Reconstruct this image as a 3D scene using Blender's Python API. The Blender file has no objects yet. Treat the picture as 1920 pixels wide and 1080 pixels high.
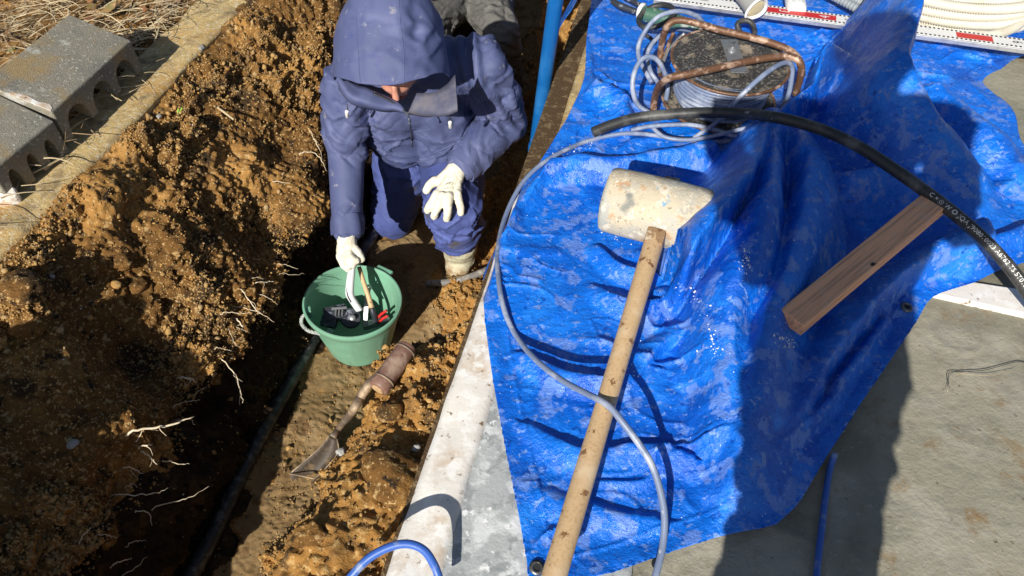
import bpy, bmesh, math, random
import numpy as np
from mathutils import Vector, Matrix, Quaternion

C = bpy.context.scene.collection
R = math.radians
random.seed(7)
rng = np.random.default_rng(11)

# ------------------------------------------------------------------ camera, world, sun
CAMH, TILT, FPX = 1.25, 48.0, 1387.0
cam_d = bpy.data.cameras.new('camera'); cam = bpy.data.objects.new('camera', cam_d); C.objects.link(cam)
cam_d.sensor_width = 36; cam_d.lens = 26.0; cam_d.clip_start = 0.02; cam_d.clip_end = 400
cam.location = (0, 0, CAMH); cam.rotation_euler = (R(90 - TILT), 0, 0)
bpy.context.scene.camera = cam

SUN_AZ, SUN_EL = 20.0, 33.0          # azimuth the light travels towards (from +Y to +X), elevation
world = bpy.data.worlds.new('World'); bpy.context.scene.world = world; world.use_nodes = True
wn = world.node_tree; wn.nodes.clear()
sky = wn.nodes.new('ShaderNodeTexSky'); sky.sky_type = 'NISHITA'; sky.sun_disc = False
sky.sun_elevation = R(SUN_EL); sky.sun_rotation = R(SUN_AZ + 180)
bg = wn.nodes.new('ShaderNodeBackground'); bg.inputs['Strength'].default_value = 0.058
wo = wn.nodes.new('ShaderNodeOutputWorld')
wn.links.new(sky.outputs[0], bg.inputs['Color']); wn.links.new(bg.outputs[0], wo.inputs['Surface'])
sun_d = bpy.data.lights.new('sun', 'SUN'); sun_d.energy = 4.9; sun_d.angle = R(0.5); sun_d.color = (1.0, 0.95, 0.86)
sun = bpy.data.objects.new('sun', sun_d); C.objects.link(sun)
SD = Vector((math.sin(R(SUN_AZ)) * math.cos(R(SUN_EL)), math.cos(R(SUN_AZ)) * math.cos(R(SUN_EL)), -math.sin(R(SUN_EL))))
sun.rotation_euler = SD.to_track_quat('-Z', 'Y').to_euler()
vs = bpy.context.scene.view_settings
vs.view_transform = 'Standard'; vs.look = 'None'; vs.exposure = 0.34; vs.gamma = 1.0

# ------------------------------------------------------------------ coordinates
CT, ST = math.cos(R(TILT)), math.sin(R(TILT))
def ray(px, py):
    u = (px - 960) / FPX; v = (py - 540) / FPX
    return Vector((u, CT - v * ST, -(ST + v * CT)))
def at(px, py, z=0.0):
    """point of the place that stands at height z along the sight line of a photo pixel"""
    r = ray(px, py); t = (z - CAMH) / r.z
    return Vector((r.x * t, r.y * t, z))
TA = R(13.0)
DV = Vector((math.sin(TA), math.cos(TA), 0)); NV = Vector((math.cos(TA), -math.sin(TA), 0))
def cs(c, s, z=0.0):
    p = NV * c + DV * s; return Vector((p.x, p.y, z))

# ------------------------------------------------------------------ noise (numpy)
def _hash(ix, iy, iz, seed):
    h = (ix.astype(np.int64) * 374761393 + iy.astype(np.int64) * 668265263 + iz.astype(np.int64) * 2147483647 + seed * 974634777) & 0xffffffff
    h = ((h ^ (h >> 13)) * 1274126177) & 0xffffffff
    h = ((h ^ (h >> 16)) * 2246822519) & 0xffffffff
    return (h ^ (h >> 15)) & 0xffffffff
def vnoise(P, scale, seed=0):
    """smooth value noise in -1..1 ; P (n,3)"""
    Q = np.asarray(P) * (1.0 / scale) if np.isscalar(scale) else np.asarray(P) / np.asarray(scale)
    I = np.floor(Q).astype(np.int64); F = Q - I; F = F * F * F * (F * (F * 6 - 15) + 10)
    out = 0
    for dx in (0, 1):
        wx = F[:, 0] if dx else 1 - F[:, 0]
        for dy in (0, 1):
            wy = F[:, 1] if dy else 1 - F[:, 1]
            for dz in (0, 1):
                wz = F[:, 2] if dz else 1 - F[:, 2]
                out = out + wx * wy * wz * (_hash(I[:, 0] + dx, I[:, 1] + dy, I[:, 2] + dz, seed) / 2147483648.0 - 1.0)
    return out
def fbm(P, scale, seed=0, octs=3, gain=0.5):
    a = 1.0; o = 0; s = scale if np.isscalar(scale) else np.asarray(scale, float)
    for k in range(octs):
        o = o + a * vnoise(P, s, seed + k * 17); a *= gain; s = s * 0.5
    return o
def worley(P, scale, seed=0):
    """distance to nearest random cell point (0..~1)"""
    Q = np.asarray(P) / scale; I = np.floor(Q).astype(np.int64); best = np.full(len(Q), 9.0)
    for dx in (-1, 0, 1):
        for dy in (-1, 0, 1):
            for dz in (-1, 0, 1):
                a, b, c = I[:, 0] + dx, I[:, 1] + dy, I[:, 2] + dz
                px = a + _hash(a, b, c, seed) / 4294967296.0 - Q[:, 0]
                py = b + _hash(a, b, c, seed + 1) / 4294967296.0 - Q[:, 1]
                pz = c + _hash(a, b, c, seed + 2) / 4294967296.0 - Q[:, 2]
                best = np.minimum(best, px * px + py * py + pz * pz)
    return np.sqrt(best)
def sstep(a, b, x):
    t = np.clip((x - a) / (b - a), 0, 1); return t * t * (3 - 2 * t)

# ------------------------------------------------------------------ object helpers
def link(o, parent=None):
    C.objects.link(o)
    if parent is not None: o.parent = parent
    return o
def tag(o, label=None, cat=None, group=None, kind=None):
    if label: o['label'] = label
    if cat: o['category'] = cat
    if group: o['group'] = group
    if kind: o['kind'] = kind
    return o
def empty(name, loc=(0, 0, 0)):
    o = bpy.data.objects.new(name, None); o.location = loc; o.empty_display_size = .05
    return link(o)
def shift(o, parent):
    """parts are authored in world coordinates; put them under the thing's base"""
    o.data.transform(Matrix.Translation(-Vector(root_loc(parent))))
def root_loc(p):
    v = Vector((0, 0, 0))
    while p is not None: v += Vector(p.location); p = p.parent
    return v
def mesh_np(name, V, F, mat, parent=None, smooth=True):
    me = bpy.data.meshes.new(name)
    V = np.asarray(V, dtype=np.float32)
    F = np.asarray(F, dtype=np.int32)
    k = F.shape[1]
    me.vertices.add(len(V)); me.vertices.foreach_set('co', V.ravel())
    me.loops.add(F.size); me.loops.foreach_set('vertex_index', F.ravel())
    me.polygons.add(len(F)); me.polygons.foreach_set('loop_start', np.arange(0, F.size, k, dtype=np.int32))
    me.polygons.foreach_set('loop_total', np.full(len(F), k, dtype=np.int32))
    me.update(calc_edges=True)
    if smooth: me.polygons.foreach_set('use_smooth', np.ones(len(F), dtype=bool))
    if mat: me.materials.append(mat)
    o = bpy.data.objects.new(name, me); link(o, parent)
    if parent is not None: shift(o, parent)
    return o
def grid_faces(nu, nv, mask=None):
    i = np.arange(nu - 1)[:, None] * nv + np.arange(nv - 1)[None, :]
    F = np.stack([i, i + nv, i + nv + 1, i + 1], -1).reshape(-1, 4)
    if mask is not None: F = F[mask.reshape(-1)]
    return F
def obj(name, bm, mat, parent=None, smooth=False, angle=None):
    me = bpy.data.meshes.new(name)
    bmesh.ops.recalc_face_normals(bm, faces=bm.faces)
    if smooth:
        for f in bm.faces: f.smooth = True
        if angle:
            for e in bm.edges:
                if len(e.link_faces) == 2 and e.calc_face_angle(0) > R(angle): e.smooth = False
    bm.to_mesh(me); bm.free()
    if mat: me.materials.append(mat)
    o = bpy.data.objects.new(name, me); link(o, parent)
    if parent is not None: shift(o, parent)
    return o
def catmull(pts, n=8):
    P = [Vector(p) for p in pts]
    if len(P) < 3 or n <= 1: return P
    out = []
    for i in range(len(P) - 1):
        p0 = P[i - 1] if i else P[0] * 2 - P[1]; p1, p2 = P[i], P[i + 1]
        p3 = P[i + 2] if i + 2 < len(P) else P[-1] * 2 - P[-2]
        for k in range(n):
            t = k / n
            out.append(0.5 * ((2 * p1) + (p2 - p0) * t + (2 * p0 - 5 * p1 + 4 * p2 - p3) * t * t + (3 * p1 - p0 - 3 * p2 + p3) * t ** 3))
    out.append(P[-1]); return out
def tube(bm, pts, r, seg=10, n=8, cap=True, closed=False, flat=None):
    """r: number, list per control point or function(t) ; flat=(vector, ratio)"""
    path = catmull(pts, n)
    m = len(path); rings = []
    T0 = (path[1] - path[0]).normalized()
    up = Vector((0, 0, 1)) if abs(T0.z) < .9 else Vector((1, 0, 0))
    U = T0.cross(up).normalized(); W = U.cross(T0).normalized()
    for i, p in enumerate(path):
        if closed: T = (path[(i + 1) % m] - path[i - 1]).normalized()
        else: T = (path[min(i + 1, m - 1)] - path[max(i - 1, 0)]).normalized()
        U = (U - T * U.dot(T)).normalized(); W = T.cross(U)
        t = i / (m - 1)
        if callable(r): rr = r(t)
        elif isinstance(r, (list, tuple)):
            x = t * (len(r) - 1); a = min(int(x), len(r) - 2); rr = r[a] + (r[a + 1] - r[a]) * (x - a)
        else: rr = r
        ring = []
        for k in range(seg):
            a = 2 * math.pi * k / seg
            d = (U * math.cos(a) + W * math.sin(a)) * rr
            if flat:
                fv = Vector(flat[0]).normalized(); d = d - fv * d.dot(fv) * (1 - flat[1])
            ring.append(bm.verts.new(p + d))
        rings.append(ring)
    for i in range(len(rings) - 1 + (1 if closed else 0)):
        a, b = rings[i], rings[(i + 1) % len(rings)]
        for k in range(seg): bm.faces.new((a[k], a[(k + 1) % seg], b[(k + 1) % seg], b[k]))
    if cap and not closed:
        bm.faces.new(rings[0][::-1]); bm.faces.new(rings[-1])
    return rings
def cyl(bm, a, b, r, r2=None, seg=24, bev=0.0):
    """solid of revolution from a to b; bev rounds the rims"""
    a, b = Vector(a), Vector(b); r2 = r if r2 is None else r2
    prof = [(0, r), (1, r2)] if not bev else None
    L = (b - a).length
    pr = [(0.0, r - bev), (bev * .3, r - bev * .3), (bev, r), (L - bev, r2), (L - bev * .3, r2 - bev * .3), (L, r2 - bev)] if bev else [(0, r), (L, r2)]
    lathe(bm, a, (b - a).normalized(), pr, seg)
def lathe(bm, o, axis, prof, seg=32, cap0=True, cap1=True, ref=None):
    """prof: list of (height along the axis, radius)"""
    axis = Vector(axis).normalized(); o = Vector(o)
    up = Vector(ref) if ref is not None else (Vector((0, 0, 1)) if abs(axis.z) < .9 else Vector((1, 0, 0)))
    U = axis.cross(up).normalized(); W = axis.cross(U)
    rings = []
    for h, rr in prof:
        rings.append([bm.verts.new(o + axis * h + (U * math.cos(2 * math.pi * k / seg) + W * math.sin(2 * math.pi * k / seg)) * rr) for k in range(seg)])
    for i in range(len(rings) - 1):
        a, b = rings[i], rings[i + 1]
        for k in range(seg): bm.faces.new((a[k], a[(k + 1) % seg], b[(k + 1) % seg], b[k]))
    if cap0: bm.faces.new(rings[0][::-1])
    if cap1: bm.faces.new(rings[-1])
    return rings
def boxm(bm, o, X, Y, Z, sx, sy, sz, bev=0.0):
    """box centred at o with unit axes X,Y,Z and full sizes"""
    o = Vector(o); X, Y, Z = Vector(X).normalized(), Vector(Y).normalized(), Vector(Z).normalized()
    vs_ = []
    for a in (-.5, .5):
        for b in (-.5, .5):
            for c in (-.5, .5): vs_.append(bm.verts.new(o + X * sx * a + Y * sy * b + Z * sz * c))
    idx = [(0, 1, 3, 2), (4, 6, 7, 5), (0, 4, 5, 1), (2, 3, 7, 6), (0, 2, 6, 4), (1, 5, 7, 3)]
    fs = [bm.faces.new([vs_[i] for i in f]) for f in idx]
    if bev:
        es = list({e for f in fs for e in f.edges})
        bmesh.ops.bevel(bm, geom=es, offset=bev, segments=2, affect='EDGES', profile=.6)
def extrude_poly(bm, pts, d):
    """closed polygon (3D points) extruded by vector d"""
    d = Vector(d); a = [bm.verts.new(Vector(p)) for p in pts]; b = [bm.verts.new(Vector(p) + d) for p in pts]
    n = len(a); bm.faces.new(a[::-1]); bm.faces.new(b)
    for k in range(n): bm.faces.new((a[k], a[(k + 1) % n], b[(k + 1) % n], b[k]))
def new(): return bmesh.new()

def capsule(bm, a, b, ra, rb, seg=20, flat=None):
    a, b = Vector(a), Vector(b); ax = b - a; L = ax.length
    if L < 1e-6: ax = Vector((0, 0, 1)); L = 1e-6
    ax.normalize(); prof = []
    for k in range(7):
        t = math.pi / 2 * (k + .15) / 7; prof.append((-ra * math.cos(t), ra * math.sin(t)))
    prof.append((0, ra)); prof.append((L, rb))
    for k in range(6, -1, -1):
        t = math.pi / 2 * (k + .15) / 7; prof.append((L + rb * math.cos(t), rb * math.sin(t)))
    rings = lathe(bm, a, ax, prof, seg)
    if flat:
        fv = Vector(flat[0]).normalized()
        for rg in rings:
            for v in rg:
                q = a + ax * max(0, min(L, (v.co - a).dot(ax))); d = v.co - q
                v.co = q + d - fv * d.dot(fv) * (1 - flat[1])
def chain(bm, nodes, seg=20, flat=None):
    for (p, r), (q, s) in zip(nodes[:-1], nodes[1:]): capsule(bm, p, q, r, s, seg, flat)
def fuse(name, bm, mat, parent=None, voxel=.006, smooth=6, fn=None):
    """joins overlapping closed shapes into one continuous surface; fn(V, N) displaces it"""
    me = bpy.data.meshes.new('raw'); bmesh.ops.recalc_face_normals(bm, faces=bm.faces); bm.to_mesh(me); bm.free()
    t = bpy.data.objects.new('raw', me); C.objects.link(t)
    m = t.modifiers.new('r', 'REMESH'); m.mode = 'VOXEL'; m.voxel_size = voxel
    if smooth:
        s = t.modifiers.new('s', 'SMOOTH'); s.iterations = smooth; s.factor = .6
    bpy.context.view_layer.update()
    dg = bpy.context.evaluated_depsgraph_get()
    nm = bpy.data.meshes.new_from_object(t.evaluated_get(dg)); nm.name = name
    bpy.data.objects.remove(t); bpy.data.meshes.remove(me)
    if fn:
        n = len(nm.vertices); V = np.empty(n * 3, np.float32); nm.vertices.foreach_get('co', V)
        N = np.empty(n * 3, np.float32); nm.vertices.foreach_get('normal', N)
        V = V.reshape(-1, 3).astype(float); N = N.reshape(-1, 3).astype(float)
        V2 = fn(V, N).astype(np.float32); nm.vertices.foreach_set('co', V2.ravel()); nm.update()
    nm.polygons.foreach_set('use_smooth', np.ones(len(nm.polygons), dtype=bool))
    nm.materials.clear(); nm.materials.append(mat)
    o = bpy.data.objects.new(name, nm); link(o, parent)
    if parent is not None: shift(o, parent)
    return o

# ------------------------------------------------------------------ materials
def mat(name, base, rough=.6, metal=0., spec=.5, layers=(), bump=None, bumpd=.002, rnoise=None, coat=0.):
    """layers: (colour, scale, low, high, detail, kind, stretch) noise-masked colours laid over the base"""
    m = bpy.data.materials.new(name); m.use_nodes = True; nt = m.node_tree; nd = nt.nodes; lk = nt.links
    b = nd['Principled BSDF']; b.inputs['Roughness'].default_value = rough; b.inputs['Metallic'].default_value = metal
    b.inputs['Specular IOR Level'].default_value = spec; b.inputs['Coat Weight'].default_value = coat
    tc = nd.new('ShaderNodeTexCoord')
    rgb = nd.new('ShaderNodeRGB'); rgb.outputs[0].default_value = (*base, 1); cur = rgb.outputs[0]
    def noise(sc, det=6, kind='noise', stretch=None, rot=None, off=0):
        mp = nd.new('ShaderNodeMapping'); lk.new(tc.outputs['Object'], mp.inputs[0])
        mp.inputs['Location'].default_value = (off * 3.1, off * 1.7, off * 2.3)
        if stretch: mp.inputs['Scale'].default_value = stretch
        if rot: mp.inputs['Rotation'].default_value = rot
        if kind == 'noise':
            t = nd.new('ShaderNodeTexNoise'); t.inputs['Scale'].default_value = sc; t.inputs['Detail'].default_value = det; t.inputs['Roughness'].default_value = .62
            lk.new(mp.outputs[0], t.inputs['Vector']); return t.outputs['Fac']
        if kind == 'wave':
            t = nd.new('ShaderNodeTexWave'); t.inputs['Scale'].default_value = sc; t.inputs['Distortion'].default_value = 4; t.inputs['Detail'].default_value = 3
            t.inputs['Detail Scale'].default_value = 1.2
            lk.new(mp.outputs[0], t.inputs['Vector']); return t.outputs['Fac']
        t = nd.new('ShaderNodeTexVoronoi'); t.inputs['Scale'].default_value = sc; t.feature = 'F1'
        if kind == 'edge': t.feature = 'DISTANCE_TO_EDGE'
        lk.new(mp.outputs[0], t.inputs['Vector'])
        return t.outputs['Color'] if kind == 'cells' else t.outputs['Distance']
    for k, L in enumerate(layers):
        col, sc, lo, hi = L[:4]; det = L[4] if len(L) > 4 else 6; kind = L[5] if len(L) > 5 else 'noise'; st = L[6] if len(L) > 6 else None; rt = L[7] if len(L) > 7 else None
        f = noise(sc, det, kind, st, rt, k + 1)
        mr = nd.new('ShaderNodeMapRange'); mr.inputs['From Min'].default_value = lo; mr.inputs['From Max'].default_value = hi; lk.new(f, mr.inputs['Value'])
        mx = nd.new('ShaderNodeMix'); mx.data_type = 'RGBA'; lk.new(mr.outputs[0], mx.inputs['Factor']); lk.new(cur, mx.inputs['A']); mx.inputs['B'].default_value = (*col, 1)
        cur = mx.outputs['Result']
    lk.new(cur, b.inputs['Base Color'])
    if bump:
        hs = None
        for (sc, w, kind) in bump:
            f = noise(sc, 5, kind, off=sc * .01)
            ml = nd.new('ShaderNodeMath'); ml.operation = 'MULTIPLY'; lk.new(f, ml.inputs[0]); ml.inputs[1].default_value = w
            if hs is None: hs = ml.outputs[0]
            else:
                ad = nd.new('ShaderNodeMath'); ad.operation = 'ADD'; lk.new(hs, ad.inputs[0]); lk.new(ml.outputs[0], ad.inputs[1]); hs = ad.outputs[0]
        bp = nd.new('ShaderNodeBump'); bp.inputs['Strength'].default_value = 1; bp.inputs['Distance'].default_value = bumpd
        lk.new(hs, bp.inputs['Height']); lk.new(bp.outputs[0], b.inputs['Normal'])
    if rnoise:
        f = noise(rnoise[0], 6, 'noise', off=9); mr = nd.new('ShaderNodeMapRange'); lk.new(f, mr.inputs['Value'])
        mr.inputs['From Min'].default_value = .35; mr.inputs['From Max'].default_value = .65
        mr.inputs['To Min'].default_value = rnoise[1]; mr.inputs['To Max'].default_value = rnoise[2]; lk.new(mr.outputs[0], b.inputs['Roughness'])
    return m

M = {}
M['soil'] = mat('soil', (.16, .080, .024), .95, spec=.12, layers=[
    ((.36, .19, .056), 5, .49, .61), ((.050, .031, .016), 6.5, .52, .62), ((.46, .31, .14), 60, .57, .66, 8),
    ((.028, .019, .012), 26, .57, .65, 6), ((.62, .42, .19), 120, .59, .68, 4)], bump=[(160, 1, 'noise'), (420, .5, 'noise')], bumpd=.004)
M['shade_soil'] = mat('shade_dark_soil', (.034, .021, .011), .9, spec=.15, layers=[  # trench wall: dark humus, deepened with shade put into the colour
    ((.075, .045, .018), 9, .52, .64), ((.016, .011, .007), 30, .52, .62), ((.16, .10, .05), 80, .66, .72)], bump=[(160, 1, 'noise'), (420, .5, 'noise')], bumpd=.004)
M['orange_soil'] = mat('orange_loam', (.36, .185, .052), .95, spec=.12, layers=[
    ((.22, .115, .040), 7, .48, .62), ((.10, .062, .030), 14, .56, .64), ((.52, .34, .14), 60, .54, .64, 8), ((.30, .29, .27), 11, .70, .74, 6)], bump=[(160, 1, 'noise'), (420, .5, 'noise')], bumpd=.004)
M['floor_soil'] = mat('trench_floor_soil', (.235, .155, .072), .95, spec=.12, layers=[
    ((.30, .21, .11), 6, .48, .62), ((.15, .09, .04), 14, .54, .64), ((.06, .04, .022), 55, .60, .66, 8), ((.34, .19, .06), 9, .60, .7)], bump=[(90, 1, 'noise'), (420, .5, 'noise')], bumpd=.003)
M['crumb'] = mat('soil_crumbs', (.44, .27, .10), .95, spec=.15, layers=[
    ((.16, .10, .052), 9, .50, .62), ((.40, .29, .155), 45, .52, .62, 4), ((.42, .21, .055), 14, .55, .66)], bump=[(500, 1, 'noise')], bumpd=.002)
M['duff'] = mat('litter_ground', (.10, .065, .035), .95, spec=.1, layers=[((.25, .18, .10), 50, .5, .65)], bump=[(200, 1, 'noise')], bumpd=.006)
M['old_conc'] = mat('old_footing_concrete', (.52, .38, .17), .92, spec=.2, layers=[
    ((.46, .27, .09), 4, .50, .68), ((.60, .52, .36), 90, .52, .62, 8), ((.12, .085, .05), 110, .62, .70, 6), ((.27, .20, .11), 18, .5, .65)], bump=[(220, 1, 'noise'), (60, 1.2, 'noise')], bumpd=.003)
M['block'] = mat('concrete_block', (.27, .25, .20), .92, spec=.2, layers=[
    ((.20, .195, .17), 8, .45, .62), ((.55, .53, .46), 120, .58, .66, 6), ((.34, .25, .13), 7, .54, .68, 10), ((.50, .49, .44), 9, .60, .68, 12), ((.30, .25, .17), 30, .6, .72), ((.05, .05, .045), 300, .62, .70, 2)], bump=[(350, 1, 'noise'), (90, .6, 'noise')], bumpd=.003)
M['white_conc'] = mat('white_footing_rim', (.74, .70, .64), .85, spec=.3, layers=[
    ((.50, .36, .23), 8, .53, .70), ((.22, .15, .09), 60, .60, .68, 8), ((.82, .80, .76), 30, .5, .6)], bump=[(120, .5, 'noise'), (20, 1, 'noise')], bumpd=.0012)
M['mottled'] = mat('mottled_concrete', (.40, .42, .42), .7, spec=.35, layers=[
    ((.62, .64, .64), 17, .50, .60, 5), ((.29, .31, .31), 26, .53, .60, 4), ((.74, .75, .75), 40, .62, .66, 3), ((.3, .22, .12), 35, .72, .76)], bump=[(60, 1, 'noise'), (200, .4, 'noise')], bumpd=.0015)
M['floor'] = mat('olive_concrete', (.29, .272, .205), .62, spec=.4, layers=[
    ((.34, .32, .255), 5, .47, .62), ((.235, .22, .165), 9, .52, .66), ((.22, .14, .06), 10, .58, .70, 10), ((.12, .10, .07), 70, .655, .69, 6), ((.20, .188, .14), 2.2, .5, .6, 4), ((.34, .33, .29), 120, .60, .70, 6)],
    bump=[(7, 5, 'noise'), (45, .8, 'noise'), (220, .4, 'noise')], bumpd=.0022, rnoise=(12, .45, .75))
def tarp_mat():
    return mat('blue_tarp', (.004, .150, .70), .36, spec=.5, layers=[
        ((.002, .095, .55), 5, .48, .64, 6), ((.015, .21, .82), 12, .52, .66, 6),
        ((.105, .23, .67), 19, .545, .585, 15), ((.15, .28, .67), 42, .60, .63, 12, 'noise', (1, 1.3, 1)),
        ((.002, .075, .46), 52, .62, .645, 6), ((.74, .82, .92), 260, .705, .735, 3)],
        bump=[(22, 2.0, 'noise'), (6, 5, 'noise'), (110, 1.0, 'noise'), (420, .35, 'noise')], bumpd=.0030, rnoise=(30, .17, .46))
M['tarp'] = tarp_mat()
M['fleck'] = mat('pale_flecks', (.62, .62, .60), .8)
# ------------------------------------------------------------------ the ground around the pit
GZ = -0.03
def flat_ring():
    bm = new(); c0, c1, s0, s1 = -3.0, -.33, -1.6, 4.9
    cc = [-40, c0, c1, 40]; ss = [-40, s0, s1, 60]
    g = [[bm.verts.new(cs(c, s, GZ)) for s in ss] for c in cc]
    for i in range(3):
        for j in range(3):
            if (i, j) == (1, 1): continue
            bm.faces.new((g[i][j], g[i + 1][j], g[i + 1][j + 1], g[i][j + 1]))
    return obj('ground', bm, M['duff'])
tag(flat_ring(), kind='structure')

def pit_soil():
    # cross-sections: (cross position c, height z) keyed along s
    K = {
     -1.6: [(-3.0, GZ), (-2.4, .0), (-1.9, .03), (-1.66, .02), (-1.60, -.05), (-1.50, -.10), (-1.36, .02), (-1.18, -.06), (-1.02, -.05), (-.99, -.45), (-.98, -.70), (-.88, -.74), (-.72, -.70), (-.58, -.40), (-.45, -.14), (-.34, -.05)],
      -0.5: [(-3.0, GZ), (-2.4, .03), (-1.9, .10), (-1.7, .12), (-1.60, .12), (-1.48, .10), (-1.36, .06), (-1.22, -.05), (-1.10, -.25), (-1.05, -.55), (-1.04, -.74), (-.90, -.76), (-.76, -.73), (-.62, -.46), (-.48, -.20), (-.33, -.10)],
      0.0: [(-3.0, GZ), (-2.4, .08), (-1.9, .26), (-1.7, .36), (-1.60, .41), (-1.48, .43), (-1.36, .38), (-1.24, .20), (-1.13, -.10), (-1.05, -.50), (-1.04, -.74), (-.90, -.76), (-.76, -.73), (-.60, -.36), (-.45, -.14), (-.33, -.08)],  # unseen heap on the left bank, added to cast shade into the lower-left corner
      0.22: [(-3.0, GZ), (-2.4, .0), (-1.9, .03), (-1.66, .02), (-1.60, -.02), (-1.48, -.0), (-1.36, -.02), (-1.20, -.16), (-1.08, -.30), (-1.03, -.55), (-1.04, -.74), (-.90, -.76), (-.76, -.72), (-.60, -.36), (-.45, -.14), (-.33, -.09)],
      0.5: [(-3.0, GZ), (-2.4, .0), (-1.9, .03), (-1.66, .0), (-1.60, -.04), (-1.47, -.015), (-1.36, -.05), (-1.20, -.24), (-1.06, -.36), (-1.03, -.55), (-1.04, -.74), (-.90, -.76), (-.78, -.71), (-.66, -.42), (-.50, -.16), (-.31, -.09)],
      1.1: [(-3.0, GZ), (-2.4, .0), (-1.9, .02), (-1.66, .0), (-1.60, -.04), (-1.46, -.010), (-1.34, -.05), (-1.18, -.25), (-1.05, -.40), (-1.06, -.56), (-1.06, -.745), (-.92, -.755), (-.70, -.74), (-.57, -.50), (-.45, -.24), (-.31, -.12)],
      1.25: [(-3.0, GZ), (-2.4, .0), (-1.9, .02), (-1.66, .0), (-1.60, -.04), (-1.46, -.010), (-1.34, -.05), (-1.18, -.25), (-1.05, -.40), (-1.06, -.56), (-1.06, -.745), (-.92, -.755), (-.68, -.755), (-.52, -.66), (-.40, -.44), (-.31, -.22)],
      1.45:[(-3.0, GZ), (-2.4, .0), (-1.9, .02), (-1.66, .0), (-1.60, -.04), (-1.46, -.008), (-1.33, -.05), (-1.18, -.24), (-1.06, -.38), (-1.07, -.56), (-1.06, -.745), (-.92, -.755), (-.66, -.755), (-.46, -.745), (-.34, -.66), (-.27, -.42)],
      2.0: [(-3.0, GZ), (-2.4, .0), (-1.9, .02), (-1.66, .0), (-1.60, -.04), (-1.46, -.004), (-1.30, -.05), (-1.14, -.18), (-1.04, -.34), (-1.05, -.56), (-1.05, -.745), (-.90, -.755), (-.66, -.755), (-.46, -.75), (-.32, -.60), (-.255, -.20)],
      2.8: [(-3.0, GZ), (-2.4, .0), (-1.9, .02), (-1.66, .0), (-1.60, -.04), (-1.45, -.004), (-1.28, -.04), (-1.10, -.13), (-1.00, -.28), (-1.02, -.55), (-1.02, -.745), (-.90, -.755), (-.70, -.755), (-.46, -.70), (-.37, -.30), (-.255, -.08)],
      4.9: [(-3.0, GZ), (-2.4, .0), (-1.9, .02), (-1.66, .0), (-1.60, -.04), (-1.45, -.05), (-1.28, -.06), (-1.10, -.10), (-1.00, -.14), (-1.02, -.40), (-1.02, -.5), (-.90, -.5), (-.70, -.5), (-.46, -.5), (-.37, -.25), (-.255, -.05)],
    }
    ks = sorted(K)
    smp = [10, 22, 36, 10, 26, 32, 42, 46, 44, 44, 30, 34, 58, 46, 40]
    S = np.concatenate([np.arange(-1.6, .15, .015), np.arange(.15, 2.3, .0042), np.arange(2.3, 3.4, .008), np.arange(3.4, 4.9, .02), [4.9]])
    T = np.concatenate([[i + k / n for k in range(n)] for i, n in enumerate(smp)] + [[len(smp)]])
    PTt = T
    KA = np.array([K[k] for k in ks])                      # (nk, 16, 2)
    A = np.stack([[np.interp(S, ks, KA[:, i, j]) for j in range(2)] for i in range(KA.shape[1])])   # (16,2,nS)
    # smooth along the profile (Catmull-like through cosine blend of neighbours)
    i0 = np.minimum(T.astype(int), len(smp) - 1); f = T - i0
    def P(i): return A[np.clip(i, 0, KA.shape[1] - 1)]
    p0, p1, p2, p3 = P(i0 - 1), P(i0), P(i0 + 1), P(i0 + 2); F = f[:, None, None]
    Q = .5 * ((2 * p1) + (p2 - p0) * F + (2 * p0 - 5 * p1 + 4 * p2 - p3) * F ** 2 + (3 * p1 - p0 - 3 * p2 + p3) * F ** 3)  # (nT,2,nS)
    c, z = Q[:, 0, :], Q[:, 1, :]; s = np.broadcast_to(S[None, :], c.shape)
    nT, nS = c.shape
    # normals in the (c,z) plane
    dc = np.gradient(c, axis=0); dz = np.gradient(z, axis=0); L = np.sqrt(dc ** 2 + dz ** 2) + 1e-9
    nc, nz = -dz / L, dc / L
    flip = np.where(nz.mean() < 0, -1, 1); nc, nz = nc * flip, nz * flip
    t = np.broadcast_to(T[:, None], c.shape)
    rough = sstep(4.8, 5.6, t) * (1 - .78 * sstep(10.0, 10.9, t) * (1 - sstep(11.8, 12.3, t))) * (1 - .5 * sstep(14.5, 15, t)) * (1 - .0 * t)
    rough = np.maximum(rough, .25 * (t < 3.2))
    wallm = sstep(8.2, 8.8, t) * (1 - sstep(9.8, 10.4, t))
    P3 = np.stack([c, s, z], -1).reshape(-1, 3)
    # overhanging scallops of the lip
    w = P3.copy(); w[:, 0] += .03 * vnoise(P3, .11, 5); w[:, 1] += .03 * vnoise(P3, .13, 6)
    big = fbm(w, .24, 1, 2) * .060
    v2 = w.copy(); v2[:, 0] += .012 * vnoise(P3, .03, 7); v2[:, 1] += .012 * vnoise(P3, .03, 8); v2[:, 2] += .012 * vnoise(P3, .03, 9)
    clod = (.5 - worley(v2, .095, 21)) * .052 + (.5 - worley(v2, .040, 31)) * .026 + fbm(P3, .055, 33, 4, .62) * .011
    crumb = (.5 - worley(v2, .018, 41)) * .028 + vnoise(P3, .009, 51) * .0045
    patch = sstep(-.35, .35, vnoise(P3, .16, 61))
    disp = big.reshape(nT, nS) * rough + (clod * (.35 + .9 * patch)).reshape(nT, nS) * rough + (crumb * (.7 + .55 * patch)).reshape(nT, nS) * (.10 + .90 * rough)
    lip = sstep(6.6, 7.6, t) * (1 - sstep(8.1, 8.7, t))
    disp += lip * (vnoise(P3, .20, 71).reshape(nT, nS) * .055 + .01)
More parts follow.
